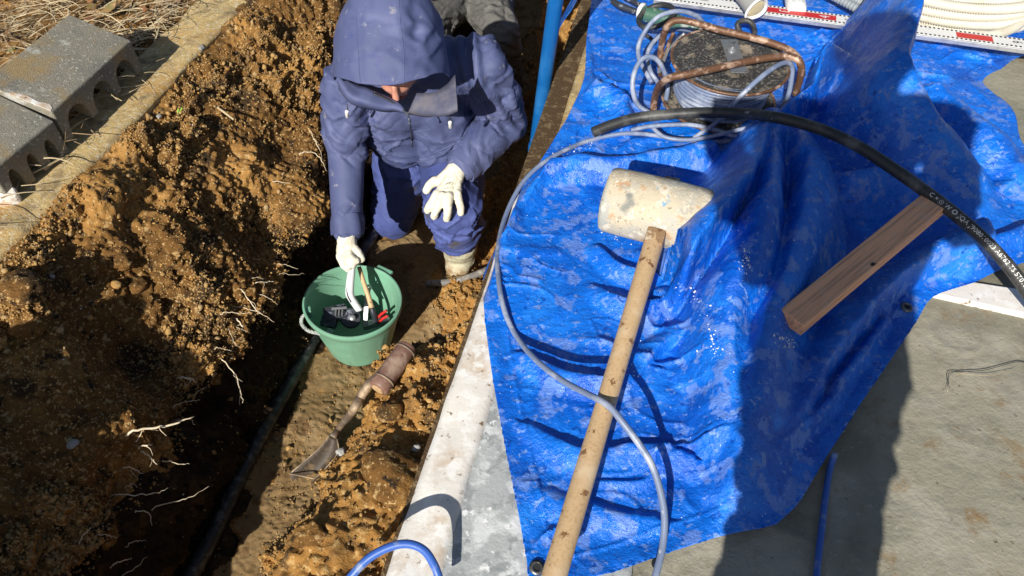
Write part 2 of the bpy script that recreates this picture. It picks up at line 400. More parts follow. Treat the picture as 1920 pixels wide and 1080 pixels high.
    for (dc_, ds_, rc, rs, dep) in [(-1.14, .87, .10, .10, .10), (-1.30, .62, .12, .09, .06), (-1.10, 1.42, .07, .10, .07), (-1.16, 1.75, .05, .12, .06), (-1.38, 1.05, .05, .10, .04), (-.60, .55, .07, .08, .06), (-.70, .93, .07, .09, .10), (-.74, .80, .05, .07, .06), (-.73, 1.22, .07, .12, .05)]:
        disp -= dep * np.exp(-(((c - dc_) / rc) ** 2 + ((s - ds_) / rs) ** 2)) * (t > 5) * ((t < 9) | (t > 12))
    disp *= sstep(-1.6, -1.4, s) * (1 - sstep(4.6, 4.9, s)) * sstep(0, .6, t)
    # hollows in the mound on the right, as dug
    c = c + nc * disp; z = z + nz * disp + 0 * wallm
    # end walls: fold up to the ground level
    e = sstep(-1.6, -1.52, s) * (1 - sstep(4.82, 4.9, s)); z = z * e + GZ * (1 - e)
    X = c * NV.x + s * DV.x; Y = c * NV.y + s * DV.y
    V = np.stack([X, Y, z], -1).reshape(-1, 3)
    Fc = grid_faces(nT, nS)
    o = mesh_np('pit_soil', V, Fc[:, ::-1], M['soil'], smooth=False)
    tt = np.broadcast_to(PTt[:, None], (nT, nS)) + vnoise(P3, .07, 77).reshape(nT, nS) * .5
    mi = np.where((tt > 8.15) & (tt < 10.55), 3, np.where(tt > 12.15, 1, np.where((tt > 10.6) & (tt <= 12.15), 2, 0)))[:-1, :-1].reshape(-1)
    o.data.materials.append(M['orange_soil']); o.data.materials.append(M['floor_soil']); o.data.materials.append(M['shade_soil']); o.data.polygons.foreach_set('material_index', mi.astype(np.int32))
    tag(o, kind='structure')
    return V.reshape(nT, nS, 3), T, S, patch.reshape(nT, nS), rough
PV, PT, PS, PPATCH, PROUGH = pit_soil()

def ico(n=1):
    bm = new(); bmesh.ops.create_icosphere(bm, subdivisions=n, radius=1)
    V = np.array([v.co[:] for v in bm.verts]); F = np.array([[v.index for v in f.verts] for f in bm.faces]); bm.free(); return V, F
def scatter(name, base, pts, size, mat_, jitter=.35, squash=.7, smooth=False):
    V0, F0 = base; n = len(pts); k = len(V0)
    A = rng.normal(size=(n, 3, 3)); Qm, _ = np.linalg.qr(A)
    sc = np.stack([size, size * rng.uniform(.6, 1, n), size * squash * rng.uniform(.7, 1.1, n)], -1)
    V = V0[None] * (1 + jitter * rng.uniform(-1, 1, (n, k, 1)))
    V = V * sc[:, None, :]; V = np.einsum('nij,nkj->nki', Qm, V) + pts[:, None, :]
    F = F0[None] + (np.arange(n) * k)[:, None, None]
    return mesh_np(name, V.reshape(-1, 3), F.reshape(-1, 3), mat_, smooth=smooth)
def crumbs():
    nT, nS = PV.shape[:2]; n = 70000
    ti = rng.integers(0, nT, n * 5); si = rng.integers(0, nS, n * 5)
    t = PT[ti]; s = PS[si]
    dens = PROUGH[ti, si] ** 1.5 * (.10 + PPATCH[ti, si] ** 3) * (s > .2) * (s < 2.9) * (t > 4.9)
    dens = np.where((t > 8.4) & (t < 10.2), dens * .05, dens)
    keep = rng.random(n * 5) < dens; ti, si = ti[keep][:n], si[keep][:n]
    P = PV[ti, si].astype(float)
    size = .0018 + .0032 * rng.random(len(P)) ** 2.2 + .007 * (rng.random(len(P)) < .012)
    P[:, 2] += size * .5
    o = scatter('soil_crumbs', ico(1), P, size, M['crumb'], jitter=.5); tag(o, kind='stuff')
crumbs()
def grit():
    nT, nS = PV.shape[:2]; ti = rng.integers(0, nT, 9000); si = rng.integers(0, nS, 9000); t = PT[ti]; s = PS[si]
    k = (t > 4.9) & (s > .2) & (s < 2.6) & (rng.random(9000) < .10); P = PV[ti[k], si[k]].astype(float)
    q = vnoise(P, .15, 99) > -.1; P = P[q]; sz = .0012 + .0028 * rng.random(len(P)) ** 3
    o = scatter('white_flecks', ico(1), P + np.array([0, 0, .002]), sz, M['fleck']); tag(o, kind='stuff')
grit()

# ------------------------------------------------------------------ old footing, concrete floor, white rim
def rough_prism(name, c0, c1, s0, s1, z0, z1, m, res=.012, amp=.004, kind='structure', ztop=None, seed=3, edge=.006):
    """long block in pit coordinates with a worn top"""
    cn = max(3, int((c1 - c0) / res)); sn = max(3, int((s1 - s0) / (res * 1.4)))
    cc = np.linspace(c0, c1, cn); ss = np.linspace(s0, s1, sn)
    cc = np.concatenate([[c0, c0], cc, [c1, c1]])
    zz = np.concatenate([[z0, z1 - .01], np.full(cn, z1), [z1 - .01, z0]])
    Cg, Sg = np.meshgrid(cc, ss, indexing='ij'); Zg = np.broadcast_to(zz[:, None], Cg.shape).copy()
    P = np.stack([Cg, Sg, Zg], -1).reshape(-1, 3)
    d = (fbm(P, .12, seed, 3) * amp + vnoise(P, .02, seed + 5) * amp * .3).reshape(Cg.shape)
    topm = (np.abs(Zg - z1) < .02)
    ed = np.minimum(Cg - c0, c1 - Cg); Zg = Zg + d * topm - edge * np.exp(-ed / .006) * topm
    Cg = Cg + (vnoise(P, .07, seed + 9).reshape(Cg.shape) * amp * .8) * (ed < .01)
    X = Cg * NV.x + Sg * DV.x; Y = Cg * NV.y + Sg * DV.y
    o = mesh_np(name, np.stack([X, Y, Zg], -1).reshape(-1, 3), grid_faces(len(cc), sn)[:, ::-1], m)
    return o
o = rough_prism('footing_strip', -1.635, -1.452, -.3, 4.5, -.2, .0, M['old_conc'], amp=.006)
tag(o, 'old rusty brown concrete footing running diagonally past the grey blocks', 'footing')

o = rough_prism('foundation_rim', -.315, -.225, -.6, 1.42, -.40, .0, M['white_conc'], amp=.003)
tag(o, 'long white-topped concrete rim between the brown trench and the blue tarp', 'foundation')
o = rough_prism('ledge_end', -.262, -.225, 1.42, 5.0, -.40, -.007, M['old_conc'], amp=.001); tag(o, kind='structure'); o.name = 'concrete_edge'
o = rough_prism('concrete_ledge', -.225, .09, -.6, 5.0, -.05, -.006, M['mottled'], amp=.001, edge=.0)
tag(o, kind='structure')

def floor_sheet():
    nx, ny = 420, 480
    x = np.linspace(0, 1, nx); y = np.linspace(0, 1, ny)
    cc = .09 + 2.6 * x ; ss = -.6 + 3.6 * y
    Cg, Sg = np.meshgrid(cc, ss, indexing='ij'); P = np.stack([Cg, Sg, 0 * Cg], -1).reshape(-1, 3)
    Z = -.014 + (fbm(P, .35, 9, 3) * .003).reshape(Cg.shape)
    # trowel ridges
    r = vnoise(P * np.array([1, .35, 1]), .09, 12).reshape(Cg.shape); Z = Z + .0030 * np.exp(-(r / .05) ** 2) * sstep(-.1, .4, vnoise(P, .4, 14)).reshape(Cg.shape) - .004 * np.clip(vnoise(P, .018, 15) - .72, 0, 1).reshape(Cg.shape)
    X = Cg * NV.x + Sg * DV.x; Y = Cg * NV.y + Sg * DV.y
    o = mesh_np('concrete_floor', np.stack([X, Y, Z], -1).reshape(-1, 3), grid_faces(nx, ny), M['floor']); tag(o, kind='structure')
    bm = new(); g = [cs(.09, -.6, -.02), cs(12, -.6, -.02), cs(12, 9, -.02), cs(.09, 9, -.02)]
    bm.faces.new([bm.verts.new(p) for p in g]); o = obj('concrete_apron', bm, M['floor']); tag(o, kind='structure')
floor_sheet()
# ------------------------------------------------------------------ blue tarpaulin
TOUT = [(1114, -60, .02), (1108, 10, .02), (1100, 70, .02), (1096, 140, .02), (1072, 200, .02), (1040, 258, .02), (1000, 312, .03), (960, 372, .02), (925, 425, .01), (906, 458, .0),
        (904, 520, .0), (908, 590, .0), (915, 650, .01), (928, 735, .01), (946, 830, .01), (965, 930, .01), (985, 1035, .01), (992, 1085, .01), (1010, 1110, .01), (1080, 1092, .01), (1200, 1058, .01), (1330, 1012, .01), (1440, 988, .01), (1462, 978, .01),
        (1500, 940, .01), (1535, 880, .01), (1570, 825, .01), (1625, 740, .01), (1680, 660, .015), (1720, 600, .02), (1758, 545, .03), (1830, 520, .03), (1890, 494, .03), (1960, 470, .02), (2020, 380, .02),
        (1985, 300, .02), (1925, 270, .02), (1905, 215, .02), (1878, 180, .02), (1845, 148, .02), (1880, 124, .02), (1930, 98, .02), (2100, 40, .02), (2150, -60, .02), (2150, -150, .02), (1114, -150, .02)]
POLY = np.array([at(*p)[:2] for p in TOUT])
def poly_dist(P, poly):
    """signed distance (positive inside) and nearest boundary point"""
    n = len(poly); best = np.full(len(P), 9e9); near = np.zeros_like(P); inside = np.zeros(len(P), bool)
    for i in range(n):
        a, b = poly[i], poly[(i + 1) % n]; ab = b - a
        t = np.clip(((P - a) @ ab) / (ab @ ab), 0, 1); q = a + t[:, None] * ab
        d = ((P - q) ** 2).sum(1); m = d < best; best = np.where(m, d, best); near[m] = q[m]
        cond = ((a[1] > P[:, 1]) != (b[1] > P[:, 1]))
        with np.errstate(divide='ignore', invalid='ignore'): xi = (b[0] - a[0]) * (P[:, 1] - a[1]) / (b[1] - a[1]) + a[0]
        inside ^= cond & (P[:, 0] < xi)
    d = np.sqrt(best); return np.where(inside, d, -d), near
def smooth_poly(poly, n=6):
    Q = []
    m = len(poly)
    for i in range(m):
        p0, p1, p2, p3 = poly[i - 1], poly[i], poly[(i + 1) % m], poly[(i + 2) % m]
        for k in range(n):
            t = k / n
            Q.append(.5 * ((2 * p1) + (p2 - p0) * t + (2 * p0 - 5 * p1 + 4 * p2 - p3) * t * t + (3 * p1 - p0 - 3 * p2 + p3) * t ** 3))
    return np.array(Q)
POLYS = smooth_poly(POLY, 4)
# crest lines: (photo x, photo y, height, reach to the left, reach to the right of the travel direction)
RID = [
    [(1450, 235, .12, .09, .09), (1448, 340, .205, .10, .10), (1425, 440, .195, .11, .11), (1385, 520, .165, .11, .11), (1372, 610, .12, .10, .10), (1380, 700, .095, .09, .09), (1378, 800, .07, .08, .08)],
    [(1450, 222, .13, .03, .12), (1404, 320, .22, .018, .17), (1368, 380, .235, .012, .19), (1306, 466, .21, .012, .18), (1274, 514, .13, .02, .12), (1248, 560, .04, .02, .08)],
    [(1462, 225, .10, .08, .06), (1520, 290, .17, .14, .05), (1512, 380, .18, .15, .05), (1478, 480, .165, .13, .045), (1446, 580, .14, .13, .045), (1425, 680, .12, .13, .045), (1406, 780, .09, .12, .05), (1392, 880, .06, .11, .05), (1375, 970, .02, .08, .06)],
    [(1730, -80, .30, .045, .17), (1722, 20, .29, .045, .17), (1706, 110, .25, .05, .18), (1745, 200, .18, .10, .18), (1790, 290, .11, .16, .15), (1810, 370, .05, .12, .10)],
    [(1560, 82, .06, .02, .04), (1592, 104, .115, .02, .05), (1622, 160, .14, .035, .07), (1665, 230, .13, .06, .09), (1710, 300, .08, .08, .1)],
    [(1545, 105, .13, .02, .02), (1520, 165, .09, .03, .03), (1470, 215, .08, .04, .04), (1450, 260, .06, .04, .04)],
    [(1835, 420, .12, .10, .04), (1740, 470, .085, .03, .09), (1640, 560, .07, .03, .10), (1560, 660, .06, .03, .10), (1490, 780, .045, .04, .09), (1440, 900, .03, .05, .06)],
    [(1760, 170, .10, .1, .13), (1850, 250, .09, .14, .12), (1890, 310, .05, .12, .1)],
    [(930, 440, .02, .04, .05), (985, 352, .04, .04, .05), (1060, 305, .055, .05, .05), (1200, 290, .06, .05, .05), (1330, 275, .06, .05, .05)],
    [(1090, 60, .045, .03, .05), (1105, 140, .05, .03, .05), (1160, 180, .03, .03, .05), (1185, 235, .03, .03, .04)],
    [(1120, 545, .015, .02, .05), (1150, 560, .03, .008, .05), (1210, 572, .035, .008, .05), (1262, 560, .02, .01, .04)],
    [(1205, 712, .018, .05, .012), (1245, 655, .03, .05, .010), (1300, 612, .03, .05, .012)],
    [(1262, 535, .03, .05, .02), (1300, 530, .055, .05, .016), (1325, 590, .05, .05, .012), (1338, 665, .03, .05, .012), (1375, 690, .03, .03, .015)],
    [(1000, 668, .02, .012, .05), (1080, 700, .026, .008, .06), (1160, 712, .022, .01, .05), (1230, 700, .012, .02, .05)],
    [(1130, 470, .02, .01, .05), (1180, 500, .03, .008, .05), (1225, 512, .03, .008, .05)],
    [(1290, 700, .02, .05, .05), (1330, 740, .032, .05, .03), (1352, 830, .028, .05, .03), (1350, 930, .02, .05, .04)],
    [(985, 800, .012, .02, .05), (1080, 850, .022, .012, .06), (1200, 842, .02, .015, .06), (1300, 860, .018, .02, .05)],
    [(990, 930, .008, .03, .05), (1100, 960, .016, .02, .05), (1220, 975, .014, .02, .05)],
    [(1450, 880, .03, .02, .03), (1500, 800, .035, .015, .03), (1590, 690, .03, .015, .03), (1660, 600, .02, .02, .02)],
    [(1840, 372, .02, .05, .006), (1880, 352, .03, .06, .006), (1930, 325, .03, .07, .006), (1990, 290, .03, .07, .006)],
    [(1800, 480, .02, .02, .04), (1860, 455, .03, .02, .04), (1930, 430, .03, .02, .04)],
    [(1500, 340, .0, .02, .02), (1600, 330, .09, .05, .06), (1680, 330, .09, .05, .06), (1740, 345, .05, .03, .05)],
]
def ridge(XY, pts):
    W = [(at(p[0], p[1], p[2]), p[2], p[3], p[4]) for p in pts]
    # densify
    A = np.array([[w[0].x, w[0].y, w[1], w[2], w[3]] for w in W])
    D = []
    for i in range(len(A) - 1):
        p0 = A[max(i - 1, 0)]; p1 = A[i]; p2 = A[i + 1]; p3 = A[min(i + 2, len(A) - 1)]
        for k in range(5):
            t = k / 5; D.append(.5 * ((2 * p1) + (p2 - p0) * t + (2 * p0 - 5 * p1 + 4 * p2 - p3) * t * t + (3 * p1 - p0 - 3 * p2 + p3) * t ** 3))
    D.append(A[-1]); D = np.array(D)
    best = np.full(len(XY), 9e9); h = np.zeros(len(XY)); wl = np.ones(len(XY)); wr = np.ones(len(XY)); sd = np.ones(len(XY)); endf = np.ones(len(XY))
    for i in range(len(D) - 1):
        a, b = D[i], D[i + 1]; ab = b[:2] - a[:2]; L2 = ab @ ab
        tr = ((XY - a[:2]) @ ab) / L2; t = np.clip(tr, 0, 1); q = a[:2] + t[:, None] * ab
        dd = XY - q; d = (dd ** 2).sum(1); m = d < best
        best = np.where(m, d, best); f = a + t[:, None] * (b - a)
        h = np.where(m, f[:, 2], h); wl = np.where(m, f[:, 3], wl); wr = np.where(m, f[:, 4], wr)
        sd = np.where(m, ab[0] * dd[:, 1] - ab[1] * dd[:, 0], sd)
    d = np.sqrt(best); w = np.where(sd > 0, wl, wr); x = np.clip(d / w, 0, 1)
    return h * (1 - x * x) ** 2 * (1 - .0 * x)
def tarp_height(XY):
    P3 = np.stack([XY[:, 0], XY[:, 1], np.zeros(len(XY))], -1)
    wv = XY + np.stack([vnoise(P3, .13, 81), vnoise(P3, .13, 82)], -1) * .010 + np.stack([vnoise(P3, .045, 83), vnoise(P3, .045, 84)], -1) * .004
    h = np.zeros(len(XY)); p = 5
    for r in RID: h = h + np.maximum(ridge(wv, r), 0) ** p
    h = h ** (1 / p)
    base = .014 + .010 * fbm(P3, .30, 85, 2)
    # crumple: folded planes and thin creases
    q = P3.copy(); q[:, 0] += .05 * vnoise(P3, .16, 86); q[:, 1] += .05 * vnoise(P3, .16, 87)
    a = 1 - np.abs(vnoise(q * np.array([.75, 1.35, 1]), .13, 88)); b = 1 - np.abs(vnoise(q * np.array([.7, 1.4, 1]), .062, 89)); c = 1 - np.abs(vnoise(q, .03, 90))
    rm = 1 - .65 * sstep(.03, .09, h)
    pm = .18 + .82 * sstep(.05, .45, vnoise(P3, .24, 92)); crease = (a ** 10) * .015 * rm * pm + (b ** 8) * .0055 * rm * pm + (c ** 4) * .0010 * (.4 + .6 * sstep(-.2, .3, vnoise(P3, .2, 91)))
    return base + h + crease
TG = None
def build_tarp():
    global TG
    g = .0034; x0, y0 = -.16, .36; x1, y1 = 2.45, 3.3
    xs = np.arange(x0, x1, g); ys = np.concatenate([np.arange(y0, 2.45, g), np.arange(2.45, y1, .012)])
    Xg, Yg = np.meshgrid(xs, ys, indexing='ij'); XY = np.stack([Xg.ravel(), Yg.ravel()], -1)
    sd, near = poly_dist(XY, POLYS)
    keepv = sd > -.0075
    idx = np.where(keepv)[0]; Z = np.zeros(len(XY))
    XYm = XY.copy(); out = keepv & (sd < 0.0012); XYm[out] = near[out]
    zz = tarp_height(XYm[idx]); sdi = np.maximum(sd[idx], 0)
    P3 = np.stack([XY[idx, 0], XY[idx, 1], 0 * zz], -1)
    fl = .006 + .010 * np.abs(vnoise(P3, .12, 95)) + .004
    e = sstep(0, .05, sdi); zz = fl * (1 - e) + zz * e
    zz += .0030 * np.exp(-((sdi - .045) / .0028) ** 2) + .0010 * (sdi < .045)
    cc = XYm[idx, 0] * NV.x + XYm[idx, 1] * NV.y
    zz = zz - np.clip(-.300 - cc, 0, .2) * 2.2
    Z[idx] = zz
    nx, ny = len(xs), len(ys)
    k = keepv.reshape(nx, ny); fm = k[:-1, :-1] & k[1:, :-1] & k[1:, 1:] & k[:-1, 1:]
    ins = (sd > 0).reshape(nx, ny); fi = ins[:-1, :-1] | ins[1:, :-1] | ins[1:, 1:] | ins[:-1, 1:]; fm &= fi
    F = grid_faces(nx, ny, fm); used = np.unique(F); remap = np.zeros(len(XY), int); remap[used] = np.arange(len(used))
    V = np.stack([XYm[:, 0], XYm[:, 1], Z], -1)[used]
    t = empty('tarpaulin', (.5, 1.2, 0)); tag(t, 'creased bright blue tarpaulin spread over the concrete under the tools', 'tarpaulin')
    o = mesh_np('sheet', V, remap[F], M['tarp'], t)
    sm = o.modifiers.new('thick', 'SOLIDIFY'); sm.thickness = .0012; sm.offset = -1
    TG = (x0, y0, g, nx, Z.reshape(nx, ny), sd.reshape(nx, ny), ys)
    return t
TARP = build_tarp()
def hz(x, y):
    x0, y0, g, nx, Z, sd, ys = TG
    i = int(round((x - x0) / g)); j = int(np.searchsorted(ys, y))
    if 0 <= i < nx and 0 <= j < len(ys) and sd[i, j] > -.004: return float(Z[i, j])
    return 0.0
def on(px, py, dz=.006, it=4):
    """point lying dz above the tarp under a photo pixel"""
    z = .03
    for _ in range(12):
        p = at(px, py, z); z = .5 * z + .5 * (hz(p.x, p.y) + dz)
    return at(px, py, z)
M['eyelet'] = mat('eyelet_metal', (.18, .18, .18), .4, metal=.8, layers=[((.03, .03, .03), 60, .5, .6)])
M['dark'] = mat('dark_hole', (.015, .015, .018), .8)
for px, py in [(1700, 575), (1007, 1064)]:
    p = on(px, py, .002); bm = new()
    lathe(bm, p, (.05, -.12, 1), [(-.001, .006), (.002, .0065), (.003, .009), (.0015, .0125), (-.001, .0135)], 24, cap0=False, cap1=False)
    obj('eyelet', bm, M['eyelet'], TARP, smooth=True)
    bm = new(); lathe(bm, p, (.05, -.12, 1), [(-.001, .0066), (.0006, .0066)], 20); obj('eyelet_hole', bm, M['dark'], TARP)
# ------------------------------------------------------------------ materials for the things
M['navy'] = mat('navy_nylon', (.070, .086, .190), .62, spec=.35, layers=[((.098, .116, .238), 6, .5, .62), ((.24, .24, .30), 22, .62, .70, 8), ((.42, .42, .42), 200, .71, .74), ((.05, .065, .19), 14, .6, .7)], bump=[(90, .5, 'noise'), (500, .25, 'noise')], bumpd=.0012)
M['navy_leg'] = mat('navy_trouser_cloth', (.060, .082, .245), .66, spec=.3, layers=[((.09, .12, .34), 7, .5, .62), ((.40, .38, .34), 120, .70, .74, 4), ((.10, .09, .09), 10, .60, .72, 8)], bump=[(90, .5, 'noise'), (500, .25, 'noise')], bumpd=.0012)
M['lining'] = mat('grey_lining', (.075, .08, .13), .7, layers=[((.125, .12, .15), 14, .46, .6)])
M['glove'] = mat('cream_knit_glove', (.78, .74, .60), .85, spec=.2, layers=[((.62, .55, .42), 22, .54, .66), ((.36, .30, .20), 70, .66, .74, 6)], bump=[(900, .5, 'noise'), (90, 1, 'noise')], bumpd=.0012)
M['skin'] = mat('skin', (.58, .27, .19), .5, layers=[((.50, .18, .13), 30, .55, .7)])
M['greypants'] = mat('grey_work_cloth', (.115, .112, .105), .8, spec=.2, layers=[((.16, .155, .145), 8, .5, .62), ((.05, .05, .05), 40, .68, .74)], bump=[(300, .5, 'noise')], bumpd=.001)
M['boot'] = mat('muddy_cream_boot', (.50, .47, .34), .75, layers=[((.30, .19, .09), 9, .48, .58), ((.16, .11, .06), 30, .6, .7)], bump=[(80, 1, 'noise')], bumpd=.004)
M['bucket'] = mat('green_bucket_plastic', (.175, .36, .25), .42, spec=.5, layers=[((.19, .43, .30), 7, .5, .65), ((.30, .50, .38), 60, .64, .70, 10, 'noise', (1, 1, .25)), ((.45, .50, .40), 150, .68, .72), ((.10, .20, .12), 14, .66, .78)], bump=[(60, .4, 'noise')], bumpd=.0008)
M['rope'] = mat('grey_rope', (.42, .44, .42), .9, layers=[((.25, .26, .26), 60, .5, .6)])
M['wood_handle'] = mat('pale_wood_handle', (.58, .40, .22), .55, layers=[((.47, .30, .15), 30, .5, .66, 6, 'noise', (6, 6, .5)), ((.22, .11, .045), 38, .61, .64, 5), ((.66, .50, .32), 12, .55, .7)], bump=[(120, .5, 'noise')], bumpd=.0006)
M['mallet_head'] = mat('weathered_mallet_wood', (.52, .45, .33), .75, layers=[
    ((.40, .40, .36), 10, .44, .56, 9), ((.66, .60, .48), 30, .55, .62, 8), ((.24, .19, .13), 120, .62, .68, 4), ((.50, .31, .17), 24, .57, .64, 12), ((.16, .33, .50), 19, .61, .66, 12), ((.22, .22, .20), 13, .57, .66, 8), ((.80, .74, .62), 60, .62, .70, 8), ((.16, .11, .07), 90, .69, .73)],
    bump=[(55, 1.2, 'noise'), (250, .6, 'noise')], bumpd=.002)
M['mallet_tenon'] = mat('worn_dark_wood', (.30, .18, .09), .7, layers=[((.55, .45, .32), 40, .52, .6), ((.16, .08, .035), 50, .56, .64)], bump=[(120, 1, 'noise')], bumpd=.001)
M['lumber'] = mat('fresh_pine', (.90, .46, .25), .65, layers=[((.55, .29, .17), 130, .47, .60, 3, 'noise', (.03, 1, 1)), ((.70, .45, .30), 12, .5, .7), ((.18, .10, .05), 120, .70, .75)], bump=[(200, .6, 'noise')], bumpd=.0008)
M['black_cable'] = mat('dusty_black_rubber', (.028, .029, .030), .5, spec=.45, layers=[((.10, .10, .095), 16, .50, .66, 8), ((.22, .21, .19), 120, .66, .72)], bump=[(150, .6, 'noise')], bumpd=.0008)
M['grey_cable'] = mat('blue_grey_cable', (.17, .215, .33), .42, spec=.5, layers=[((.34, .38, .48), 18, .48, .62, 8), ((.50, .50, .50), 90, .64, .70), ((.10, .14, .26), 40, .66, .74)], bump=[(200, .4, 'noise')], bumpd=.0005)
M['blue_cable'] = mat('blue_cable', (.04, .12, .45), .4, layers=[((.20, .27, .45), 30, .55, .65)], bump=[(200, .4, 'noise')], bumpd=.0004)
M['rust_tube'] = mat('rusty_painted_steel', (.15, .075, .042), .5, metal=.25, layers=[((.45, .31, .23), 30, .52, .60, 8), ((.10, .045, .025), 20, .58, .68), ((.55, .47, .40), 130, .64, .70)], bump=[(180, 1, 'noise')], bumpd=.0012)
M['flange'] = mat('crusted_dark_flange', (.035, .033, .032), .7, layers=[((.20, .19, .17), 150, .54, .62, 6), ((.24, .20, .15), 20, .56, .64, 12), ((.42, .38, .30), 220, .66, .72, 3), ((.30, .17, .08), 14, .66, .74, 8)], bump=[(200, 1, 'noise'), (60, 1, 'noise')], bumpd=.002)
M['steel'] = mat('dull_steel', (.36, .37, .38), .42, metal=.7, layers=[((.20, .17, .14), 40, .58, .68)])
M['alu'] = mat('aluminium', (.62, .63, .64), .38, metal=.75, layers=[((.45, .46, .47), 30, .5, .65), ((.8, .8, .8), 90, .66, .72)])
M['wpaint'] = mat('white_face', (.74, .74, .72), .5, layers=[((.55, .54, .50), 40, .60, .72), ((.3, .28, .24), 150, .70, .74)])
M['red'] = mat('red_paint', (.55, .02, .02), .45, layers=[((.62, .12, .10), 80, .62, .7)])
M['blackink'] = mat('black_ink', (.015, .015, .015), .5)
M['whiteink'] = mat('white_ink', (.72, .72, .70), .55)
M['conduit'] = mat('cream_conduit', (.60, .57, .48), .42, spec=.4, layers=[((.52, .48, .38), 12, .55, .7)])
M['gconduit'] = mat('grey_conduit', (.27, .30, .32), .45, spec=.5, layers=[((.36, .38, .38), 12, .5, .65)])
M['bpipe'] = mat('blue_pipe_plastic', (.006, .105, .34), .32, spec=.55, layers=[((.02, .15, .42), 8, .5, .65), ((.40, .48, .55), 60, .70, .73, 10, 'noise', (1, 1, .3))])
M['blackpipe'] = mat('dusty_black_pipe', (.022, .023, .025), .45, spec=.5, layers=[((.09, .09, .09), 40, .50, .60, 8), ((.13, .09, .05), 9, .6, .7)], bump=[(90, .6, 'noise')], bumpd=.0012)
M['whitemetal'] = mat('white_enamel', (.72, .73, .76), .4, layers=[((.5, .5, .5), 30, .62, .7)])
M['toolblack'] = mat('black_tool', (.03, .035, .045), .4, layers=[((.20, .22, .27), 40, .56, .64)])
M['toolgrip'] = mat('red_brown_grip', (.21, .115, .085), .48, layers=[((.34, .24, .18), 24, .50, .64), ((.09, .03, .02), 60, .60, .68)], bump=[(120, .7, 'noise')], bumpd=.0008)
M['shovelsteel'] = mat('dirty_shovel_steel', (.19, .14, .10), .6, metal=.25, layers=[((.36, .42, .42), 30, .60, .68, 6), ((.42, .31, .20), 12, .5, .6)], bump=[(120, 1, 'noise')], bumpd=.001)
M['root'] = mat('pale_root', (.74, .62, .44), .8, layers=[((.50, .38, .22), 60, .5, .65)], bump=[(300, 1, 'noise')], bumpd=.0008)
M['straw'] = mat('dry_straw', (.50, .40, .24), .75, layers=[((.30, .20, .11), 5, .5, .6), ((.66, .56, .38), 11, .55, .66)])
M['leaf'] = mat('brown_leaf', (.30, .13, .05), .7, layers=[((.17, .16, .05), 9, .5, .6), ((.42, .26, .14), 22, .55, .65)])
M['stone'] = mat('grey_stone', (.30, .29, .27), .8, layers=[((.42, .41, .38), 40, .5, .65), ((.2, .14, .08), 14, .6, .7)], bump=[(120, 1, 'noise')], bumpd=.002)
M['frost'] = mat('white_grit', (.80, .82, .84), .6)
M['paper'] = mat('white_cup_rim', (.80, .79, .74), .6)
M['cream'] = mat('cream_foam', (.62, .52, .30), .8, bump=[(60, 1, 'noise')], bumpd=.002)
M['green_tool'] = mat('dusty_green_plastic', (.05, .13, .09), .45, layers=[((.30, .33, .30), 26, .54, .62)])

# ------------------------------------------------------------------ concrete blocks on the old footing
def block(name, pa, pb, pc, z, label, extra=None):
    """pa near-right corner, pb far-right corner, pc far-left corner of the top face (photo pixels); z top height"""
    A, B, Cc = at(*pa, z), at(*pb, z), at(*pc, z)
    u = (B - A); L = u.length; u.normalize(); n = Vector((-u.y, u.x, 0)); h = .100; sh = n * .175 + Vector((0, 0, .062))
    t = empty(name, A - Vector((0, 0, h))); tag(t, label, 'concrete block')
    bm = new(); prof = [(0, 0)]
    nh = 3
    leg = .030; span = (L - leg * (nh + 1)) / nh
    x = leg; pts = [(0, -h), (leg, -h)]
    for k in range(nh):
        for a in range(0, 11):
            th = math.pi - math.pi * a / 10
            pts.append((x + span / 2 + span / 2 * math.cos(th) * (1 - .0 * a), -h + .022 + .048 * math.sin(th)))
        x += span; pts += [(x, -h), (x + leg, -h)]; x += leg
    pts += [(L, 0), (0, 0)]
    P = [A + u * a + Vector((0, 0, b)) for a, b in pts]
    extrude_poly(bm, P, sh)
    bmesh.ops.remove_doubles(bm, verts=bm.verts, dist=.0005)
    bmesh.ops.triangulate(bm, faces=[f for f in bm.faces if len(f.verts) > 4])
    o = obj('block_body', bm, M['block'], t)
    m = o.modifiers.new('b', 'BEVEL'); m.width = .004; m.segments = 2; m.limit_method = 'ANGLE'; m.angle_limit = R(40)
    return t
block('concrete_block', (97, 210), (245, 75), (130, 24), .115, 'grey hollow concrete block with chipped white corner lying highest near the grass')
block('concrete_block', (-18, 322), (100, 226), (-20, 182), .10, 'grey hollow concrete block at the left edge, partly under the other block')
A = at(62, 198, .118); bm = new(); random.seed(3)
a0 = at(97, 210, .115); e1 = (at(245, 75, .115) - a0).normalized(); e2 = Vector((-e1.y, e1.x, 0)) * .175 + Vector((0, 0, .062)); P = [a0 + e1 * u + e2 * v + Vector((0, 0, .0015)) for u, v in ((.002, .02), (.002, .30), (.003, .62), (.012, .60), (.020, .42), (.014, .25), (.022, .10), (.012, .03))]
extrude_poly(bm, P, (0, 0, -.006)); o = obj('mortar_patch', bm, M['white_conc'])
o.parent = bpy.data.objects['concrete_block']; o.location = -Vector(bpy.data.objects['concrete_block'].location)
bm = new(); extrude_poly(bm, [at(-20, 352, .03), at(8, 345, .035), at(28, 350, .03), at(30, 362, .03), at(14, 372, .025), at(-20, 378, .02)], (0, 0, -.05))
o = obj('concrete_fragment', bm, M['white_conc']); m = o.modifiers.new('b', 'BEVEL'); m.width = .006; m.segments = 2
tag(o, 'small broken pale concrete fragment on the old footing at the left edge', 'fragment')

